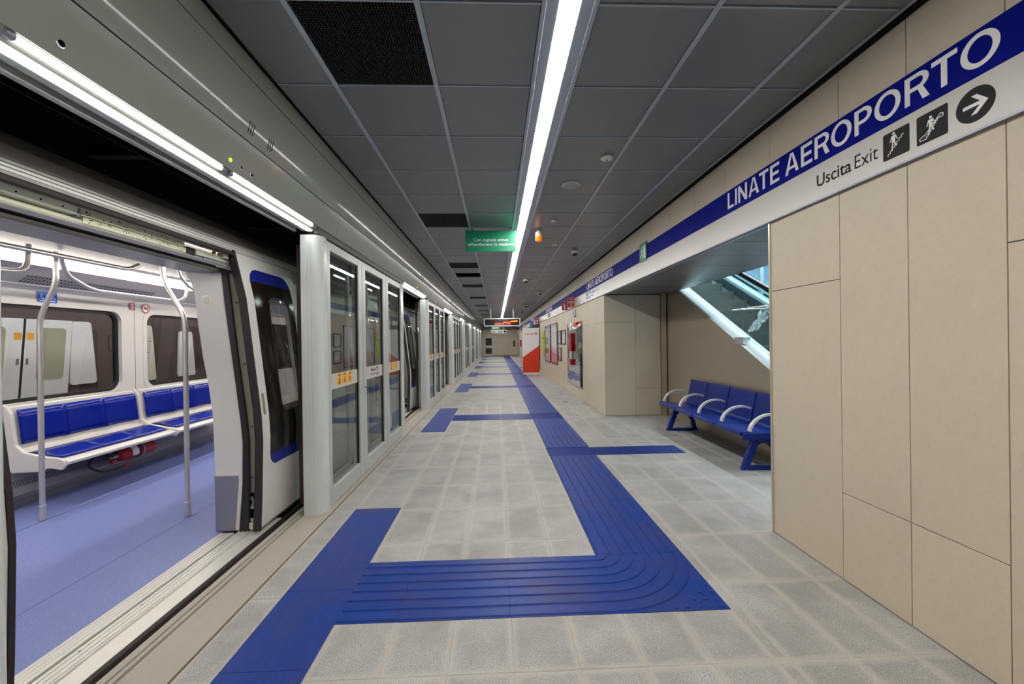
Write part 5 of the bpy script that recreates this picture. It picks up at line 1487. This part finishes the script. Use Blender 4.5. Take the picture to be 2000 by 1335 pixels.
# header over the first doorways: cover, rails and carriage
for i, d in enumerate(DOORS[:3]):
    a, b = d - 1.05, d + 0.93
    cv = MB().prism([(-2.285, 2.128), (-2.262, 2.128), (-2.262, 2.118), (-2.50, 2.115), (-2.54, 2.14), (-2.54, 2.16), (-2.285, 2.14)][::-1], 'y', a, b).build('header_cover', M_COVER, trn)
    MB().box(-2.284, -2.258, a, b, 2.1285, 2.142).build('cover_lip', M_CREAM, cv)
    MB().box(-2.45, -2.40, a, b + 0.5, 2.145, 2.40).build('header_void', M_BLKR, trn)
    MB().box(-2.40, -2.262, a, b + 0.4, 2.143, 2.155).build('header_void', M_BLKR, trn)
    MB().box(-2.115, -2.085, a - 0.2, b - 0.065, 2.232, 2.262).build('top_gasket', M_RUBBER, trn, bevel=0.006)
    MB().box(-2.135, -2.116, a - 0.2, b - 0.065, 2.246, 2.268).build('top_gasket', M_BLKR, trn)
    if i: 
        MB().box(-2.18, -2.14, a, b, 2.17, 2.235).build('guide_rail', M_MECH, trn); continue
    gr_ = MB().prism([(-2.150, 2.238), (-2.142, 2.238), (-2.150, 2.202), (-2.185, 2.195), (-2.185, 2.203), (-2.158, 2.208)], 'y', a, 2.19).build('guide_rail', M_MECH, trn)
    for q in range(7): MB().lathe([(0.0045, 0), (0.0045, 0.002)], (-2.146, 1.52 + 0.1 * q, 2.221), 'x', 8).build('bolt', M_DARK, gr_)
    MB().prism([(-2.195, 2.185), (-2.170, 2.190), (-2.165, 2.172), (-2.170, 2.160), (-2.195, 2.157)], 'y', a, 2.24).build('lower_rail', mat('zinc_cream', '#dfe0c4', 0.4, metal=0.2), trn, bevel=0.003)
    MB().box(-2.20, -2.150, 2.19, 2.205, 2.192, 2.238).build('end_bracket', M_KICK, trn)
    pl_ = MB().box(-2.165, -2.150, 2.215, 2.92, 2.205, 2.238).build('carriage_plate', mat('zinc_cream', '#dfe0c4', 0.4, metal=0.2), trn)
    rr2 = random.Random(5)
    for q in range(26):
        MB().lathe([(0.0035, 0), (0.0035, 0.0012)], (-2.1495, rr2.uniform(2.24, 2.9), rr2.uniform(2.211, 2.233)), 'x', 6).build('hole', M_DARK, pl_)
    pl2 = MB().box(-2.180, -2.162, 2.235, 2.95, 2.170, 2.203).build('carriage_plate', mat('zinc_cream', '#dfe0c4', 0.4, metal=0.2), trn)
    for q in range(20):
        MB().lathe([(0.0035, 0), (0.0035, 0.0012)], (-2.1615, rr2.uniform(2.26, 2.92), rr2.uniform(2.176, 2.198)), 'x', 6).build('hole', M_DARK, pl2)
    MB().box(-2.185, -2.158, 2.955, 3.03, 2.163, 2.215).build('carriage_block', M_BLKR, trn, bevel=0.004)
    MB().box(-2.170, -2.152, 3.035, 3.42, 2.175, 2.212).build('carriage_arm', M_MECH, trn, bevel=0.003)
    MB().box(-2.172, -2.145, 3.10, 3.45, 2.150, 2.166).build('belt_rail', mat('zinc_blue', '#a9b9bf', 0.35, metal=0.5), trn)
    for q in (3.20, 3.26): MB().lathe([(0.012, 0), (0.012, 0.016), (0.006, 0.018)], (-2.148, q, 2.222), 'x', 12).build('roller', mat('brass', '#b9a25a', 0.35, metal=0.7), trn)
    MB().box(-2.160, -2.125, 3.29, 3.35, 2.205, 2.24).build('stop_block', M_TRAINW, trn, bevel=0.003)
    cab = [(-2.20, 1.5 + 0.09 * q, 2.148 + 0.006 * (q % 2)) for q in range(20)]
    MB().tube(cab, 0.009, 6).build('cable', M_BLKR, trn, smooth=True)

# seats along the far wall
def seat_bench(y0, y1, label, end_panel):
    t = thing('seat_bench', (-4.35, (y0 + y1) / 2, 0.45), label, 'seat', 'benches inside the train')
    shell = [(-4.622, 0.965), (-4.60, 0.955), (-4.575, 0.80), (-4.565, 0.66), (-4.545, 0.56), (-4.49, 0.515), (-4.40, 0.498), (-4.25, 0.466), (-4.165, 0.455), (-4.115, 0.445), (-4.092, 0.425), (-4.10, 0.400), (-4.13, 0.393),
             (-4.30, 0.415), (-4.52, 0.455), (-4.60, 0.52), (-4.622, 0.60)]
    MB().prism(shell, 'y', y0, y1).build('shell', M_TRAINW, t, smooth=True)
    back = [(-4.597, 0.925), (-4.580, 0.85), (-4.568, 0.75), (-4.560, 0.66), (-4.550, 0.60)]
    seat = [(-4.475, 0.515), (-4.40, 0.503), (-4.33, 0.487), (-4.25, 0.471), (-4.17, 0.461)]
    n = 3; w = (y1 - y0 - 0.07) / n
    for nm, prof, nx, nz, dep in (('back_pad', back, 1, 0.12, 0.030), ('seat_pad', seat, 0.15, 1, -0.022)):
        for k in range(n):
            a, b = y0 + 0.035 + w * k, y0 + 0.035 + w * (k + 1)
            mb = MB(); N_ = 12
            for p in range(len(prof)):
                for q in range(N_ + 1):
                    u = q / N_; v = p / (len(prof) - 1)
                    lift = 0.006 + (dep * (abs(2 * u - 1) ** 3) * 0.6 if nm == 'back_pad' else -dep * abs(2 * u - 1) ** 4 * math.sin(PI * v) * 0.8)
                    mb.v.append((prof[p][0] + nx * lift, a + (b - a) * u, prof[p][1] + nz * lift))
            for p in range(len(prof) - 1):
                for q in range(N_):
                    mb.face((p * (N_ + 1) + q, p * (N_ + 1) + q + 1, (p + 1) * (N_ + 1) + q + 1, (p + 1) * (N_ + 1) + q))
            o = mb.build(nm, M_SEATB, t, smooth=True, recalc=False)
            so = o.modifiers.new('thick', 'SOLIDIFY'); so.thickness = 0.005; so.offset = 0
    ends = [(y0 - 0.035, y0 + 0.0)] if end_panel else []
    for a, b in ends + [(y1 - 0.01, y1 + 0.025)]:
        pro = [(-4.64, 0.985), (-4.60, 0.975), (-4.555, 0.90), (-4.535, 0.72), (-4.515, 0.60), (-4.44, 0.535), (-4.25, 0.492), (-4.12, 0.475), (-4.075, 0.45), (-4.065, 0.41), (-4.10, 0.365), (-4.16, 0.375),
               (-4.22, 0.385), (-4.30, 0.352), (-4.55, 0.345), (-4.625, 0.42), (-4.64, 0.55)]
        MB().prism(pro, 'y', a, b).build('end_frame', M_TRAINW, t, bevel=0.008)
seat_bench(4.035, 5.375, 'moulded blue train bench seat with white end frame, above the fire extinguisher', True)
seat_bench(5.43, 6.80, 'moulded blue train bench seat beyond the white divider, half behind the door pillar', False)
# extinguisher strapped under the seat
fe = thing('fire_extinguisher', (-4.32, 5.03, 0.28), 'red fire extinguisher strapped lengthwise under the blue train seat', 'fire extinguisher')
cx, cz = -4.32, 0.280
MB().lathe([(0.01, 4.80), (0.05, 4.806), (0.072, 4.83), (0.080, 4.86), (0.080, 5.235), (0.068, 5.27), (0.04, 5.285)], (cx, 0, cz), 'y', 28).build('cylinder', M_RED, fe, smooth=True)
lb_ = MB()
for k in range(10):
    a0 = -0.4 + 1.5 * k / 10; a1 = -0.4 + 1.5 * (k + 1) / 10; r = 0.0808
    P_ = lambda a, y: (cx + r * math.cos(a), y, cz + r * math.sin(a))
    lb_.add([P_(a0, 4.925), P_(a0, 5.005), P_(a1, 5.005), P_(a1, 4.925)], [(0, 1, 2, 3)])
lb_.build('paper_label', M_PAPER, fe, smooth=True)
MB().lathe([(0.082, 5.02), (0.082, 5.05)], (cx, 0, cz), 'y', 28).build('strap', M_BLKR, fe, smooth=True)
MB().lathe([(0.082, 5.075), (0.082, 5.095)], (cx, 0, cz), 'y', 28).build('strap', M_KICK, fe, smooth=True)
MB().lathe([(0.022, 4.74), (0.022, 4.80), (0.03, 4.803)], (cx, 0, cz), 'y', 14).build('valve', M_STEEL, fe, smooth=True)
MB().box(cx - 0.02, cx + 0.02, 4.70, 4.80, cz + 0.02, cz + 0.04).build('lever', M_BLKR, fe, bevel=0.003)
MB().box(cx - 0.01, cx + 0.03, 4.72, 4.78, cz - 0.06, cz - 0.03).build('trigger', M_RED, fe, bevel=0.003)
hs = [(cx + 0.01, 4.76, cz), (cx + 0.03, 4.66, cz + 0.06), (cx, 4.53, cz + 0.05), (cx + 0.02, 4.47, cz - 0.02), (cx + 0.06, 4.56, cz - 0.10), (cx + 0.08, 4.70, cz - 0.115), (cx + 0.09, 4.80, cz - 0.11)]
sm = []
for i in range(len(hs) - 1):
    for q in range(5):
        t_ = q / 5; p0, p1, p2, p3 = hs[max(i - 1, 0)], hs[i], hs[i + 1], hs[min(i + 2, len(hs) - 1)]
        sm.append(tuple(0.5 * (2 * b_ + (c_ - a_) * t_ + (2 * a_ - 5 * b_ + 4 * c_ - d_) * t_ ** 2 + (3 * b_ - a_ - 3 * c_ + d_) * t_ ** 3) for a_, b_, c_, d_ in zip(p0, p1, p2, p3)))
sm.append(hs[-1])
MB().tube(sm, 0.011, 8).build('hose', M_BLKR, fe, smooth=True)
MB().tube([(cx + 0.09, 4.80, cz - 0.11), (cx + 0.095, 4.86, cz - 0.105)], [0.014, 0.016], 8).build('nozzle', M_RED, fe, smooth=True)
MB().box(-4.46, -4.18, 5.02, 5.05, cz + 0.085, cz + 0.105).build('bracket', M_BLKR, fe)
MB().box(-4.56, -4.44, 5.02, 5.05, cz + 0.02, cz + 0.105).build('bracket', M_BLKR, fe)

# grab poles and rails
def arc(path, r=0.10, n=5):
    P = [Vector(p) for p in path]; out = [P[0]]
    for i in range(1, len(P) - 1):
        a = (P[i - 1] - P[i]); b = (P[i + 1] - P[i]); q = min(r, a.length * 0.45, b.length * 0.45)
        A = P[i] + a.normalized() * q; B = P[i] + b.normalized() * q
        for k in range(n + 1):
            t_ = k / n; out.append(A * (1 - t_) ** 2 + P[i] * 2 * t_ * (1 - t_) + B * t_ ** 2)
    out.append(P[-1]); return [tuple(p) for p in out]
for x, x2, lab in ((-4.02, -3.87, 'steel grab pole with a bent top in front of the train bench end'), (-2.775, -2.955, 'steel grab pole with a bent top beside the white door pillar')):
    t = thing('grab_pole', (x, 3.76, 0), lab, 'grab pole', 'poles inside the train')
    MB().tube(arc([(x, 3.76, 0.003), (x, 3.76, 1.78), (x2, 3.76, 2.09), (x2 - 0.01, 3.76, 2.365)]), 0.020, 14).build('pole', M_STEEL, t, smooth=True)
    MB().lathe([(0.025, 0.003), (0.025, 0.13), (0.021, 0.133)], (x, 3.76, 0.0), 'z', 18).build('base_sleeve', M_STEEL, t, smooth=True)
t = thing('grab_rail', (-3.72, 3, 2.3), 'long steel overhead grab rail running along the train ceiling', 'grab rail')
MB().tube(arc([(-3.72, 0.5, 2.30), (-3.72, 4.08, 2.30), (-3.72, 4.30, 2.30), (-3.72, 4.42, 2.365)], 0.12), 0.021, 12).build('rail', M_STEEL, t, smooth=True)
for y in (1.2, 2.4): MB().tube([(-3.72, y, 2.30), (-3.72, y, 2.365)], 0.012, 8).build('hanger', M_STEEL, t, smooth=True)
for pth, lab in ((arc([(-4.00, 3.92, 2.365), (-4.05, 4.02, 2.20), (-4.15, 4.38, 2.10), (-4.15, 5.52, 2.10), (-4.15, 5.64, 2.16), (-4.12, 5.64, 2.365)], 0.12), 'bent steel hanging rail in front of the train light band'),
                 (arc([(-3.80, 0.9, 2.365), (-3.78, 1.1, 2.11), (-3.72, 3.30, 2.11), (-3.79, 3.46, 2.16), (-3.82, 3.50, 2.365)], 0.10), 'bent steel hanging rail ending beside the first grab pole'),
                 (arc([(-3.36, 4.46, 2.365), (-3.33, 4.50, 2.20), (-3.30, 4.72, 2.08), (-3.30, 5.6, 2.08), (-3.30, 5.7, 2.365)], 0.12), 'bent steel hanging rail beside the second grab pole')):
    t = thing('hanging_rail', pth[len(pth) // 2], lab, 'grab rail', 'hanging rails in the train')
    MB().tube(pth, 0.0185, 12).build('rail', M_STEEL, t, smooth=True)

# stickers on the inner wall
XS = XI + 0.0015
m = frame((XS - 0.0, 4.31, 1.985), (0, 1, 0), (0, 0, 1))
def on_inner(y, z): return frame((XI + 0.0105, y, z), (0, 1, 0), (0, 0, 1))
t = thing('priority_sticker', (XI, 4.42, 2.0), 'blue priority seat sticker over the train window behind the grab pole', 'sticker')
m = on_inner(4.325, 1.983)
MB().rect(0, 0.185, 0, 0.108, m, 0, 0.001).build('sticker', M_BLUES, t)
mb = MB().use(M_LETTER)
for k, x in enumerate((0.02, 0.075, 0.13)):
    mb.disc(x + 0.015, 0.080, 0.007, m, 0.001, 8, 0.0005).stroke([(x + 0.012, 0.07), (x + 0.012, 0.048), (x + 0.032, 0.046), (x + 0.034, 0.03)], 0.009, m, 0.001, 0.0005)
mb.rect(0.02, 0.165, 0.012, 0.02, m, 0.001, 0.0005).build('symbols', None, t)
t = thing('red_sticker', (XI, 5.44, 2.0), 'small red sticker on the train wall beside the no-smoking sign', 'sticker')
m = on_inner(5.37, 1.985)
mb = MB().use(M_RED).rect(0, 0.075, 0, 0.09, m, 0, 0.001)
mb.use(M_LETTER).rect(0.012, 0.05, 0.012, 0.075, m, 0.001, 0.0005)
mb.use(M_RED).rect(0.02, 0.03, 0.02, 0.06, m, 0.0015, 0.0005).rect(0.035, 0.043, 0.02, 0.05, m, 0.0015, 0.0005)
mb.build('sticker', None, t)
t = thing('no_smoking_sticker', (XI, 5.6, 2.0), 'round red and white no-smoking sticker between the train windows', 'sticker')
m = on_inner(5.605, 2.018)
mb = MB().use(M_LETTER).disc(0, 0, 0.062, m, 0, 30, 0.0008)
for k in range(30):
    a0, a1 = 2 * PI * k / 30, 2 * PI * (k + 1) / 30
    mb.use(M_REDS).flat([(0.05 * math.cos(a0), 0.05 * math.sin(a0)), (0.062 * math.cos(a0), 0.062 * math.sin(a0)), (0.062 * math.cos(a1), 0.062 * math.sin(a1)), (0.05 * math.cos(a1), 0.05 * math.sin(a1))], m, 0.0008, 0.0006)
mb.use(M_BLACK).rect(-0.035, 0.03, -0.012, 0.0, m, 0.0008, 0.0004).stroke([(0.03, 0.0), (0.025, 0.03)], 0.006, m, 0.0008, 0.0004)
mb.use(M_REDS).stroke([(-0.036, 0.036), (0.036, -0.036)], 0.009, m, 0.0012, 0.0005)
mb.build('sticker', None, t)

# made-up train behind the windows, in place of the reflections on their glass
XP = -6.40
ot = thing('reflection_train', (-6.6, 6, -1), 'made-up second train beyond the train windows, standing in for their layered reflections', 'train')
MB().prism([(XP - 0.04, -0.9), (XP - 0.04, 2.5), (XP - 0.5, 2.9), (XP - 2.4, 2.9), (XP - 2.4, -0.9)], 'y', -2, 30).build('body', mat('brown_body', '#4a3b35', 0.35), ot)
def leaf_map(a, b, d): return (XP - 0.02 + d, a + 0.08 * (b - 1.0), b)
for y0, y1 in ((5.10, 5.725), (5.755, 6.36)):
    q = plate('door_leaf', [(y0, -0.05), (y1, -0.05), (y1, 1.915), (y0, 1.915)], [], leaf_map, 0.02, M_TRAINW, ot)
    wy = (5.16, 5.53) if y0 < 5.5 else (5.92, 6.28)
    plate('pane', rrect(wy[0], wy[1], 1.06, 1.80, 0.06, 4), [], lambda a, b, d: leaf_map(a, b, d + 0.0205), 0.003, mat('pane_cream', '#a8a78c', 0.25), q)
    hy = 5.70 if y0 < 5.5 else 5.785
    plate('handle', [(hy - 0.03 if y0 < 5.5 else hy, 1.29), (hy if y0 < 5.5 else hy + 0.025, 1.29), (hy if y0 < 5.5 else hy + 0.025, 1.375), (hy - 0.03 if y0 < 5.5 else hy, 1.375)], [], lambda a, b, d: leaf_map(a, b, d + 0.0205), 0.004, M_KICK, q)
    sy = 5.625 if y0 < 5.5 else 5.775
    st_ = plate('yellow_sticker', [(sy, 1.63), (sy + 0.085, 1.63), (sy + 0.085, 1.72), (sy, 1.72)], [], lambda a, b, d: leaf_map(a, b, d + 0.0205), 0.002, M_YEL, q)
plate('door_seal', [(5.726, -0.05), (5.754, -0.05), (5.754, 1.915), (5.726, 1.915)], [], leaf_map, 0.022, M_BLKR, ot)
for pts, m_, nm in ((rrect(6.41, 6.76, 0.95, 1.91, 0.05, 4), M_TRAINW, 'end_panel'), (rrect(7.62, 7.90, 0.89, 1.90, 0.05, 4), mat('map_panel', '#d6d6c2', 0.4), 'map_panel'), (rrect(8.50, 8.90, 0.90, 1.81, 0.05, 4), M_TRAINW, 'end_panel')):  # white tapered panels copy the reflected door pillars
    ya = min(p[0] for p in pts)
    plate(nm, pts, [], lambda a, b, d, ya=ya, pts=pts: (XP - 0.03 + d, a + (0.09 * (1.45 - b) if a > ya + 0.1 else -0.05 * (1.45 - b)), b), 0.03, m_, ot)
mb = MB().use(M_REDS)
mp_ = frame((XP + 0.001, 7.66, 1.2), (0, 1, 0), (0, 0, 1))
for r in range(9): mb.use((M_BLUES, M_REDS, M_GREYTX)[r % 3]).rect(0.01, 0.10 + 0.012 * r, 0.05 + 0.05 * r, 0.062 + 0.05 * r, mp_, 0, 0.001)
mb.build('map_lines', None, ot)
t = thing('added_fill_tube', (-5.5, 6, 2.6), 'unseen fill tube added to brighten the made-up train behind the windows', 'lamp')  # unseen lamp, added only to light the made-up train
MB().tube([(-5.4, 3.0, 2.72), (-5.4, 12.0, 2.72)], 0.02, 8).build('tube', mat('fill_tube_glow', '#ffffff', 0.4, emit=44.0, emit_color='#f8fbff'), t)
MB().prism([(-5.46, 2.79), (-5.20, 2.79), (-5.20, 2.60), (-5.215, 2.60), (-5.215, 2.775), (-5.46, 2.775)], 'y', 2.95, 12.05).build('housing', M_KICK, t)  # added shield, keeps the fill light off the tunnel ceiling
for y in (4, 8, 11): MB().box(-5.41, -5.39, y, y + 0.02, 2.79, 3.55).build('hanger', M_KICK, t)
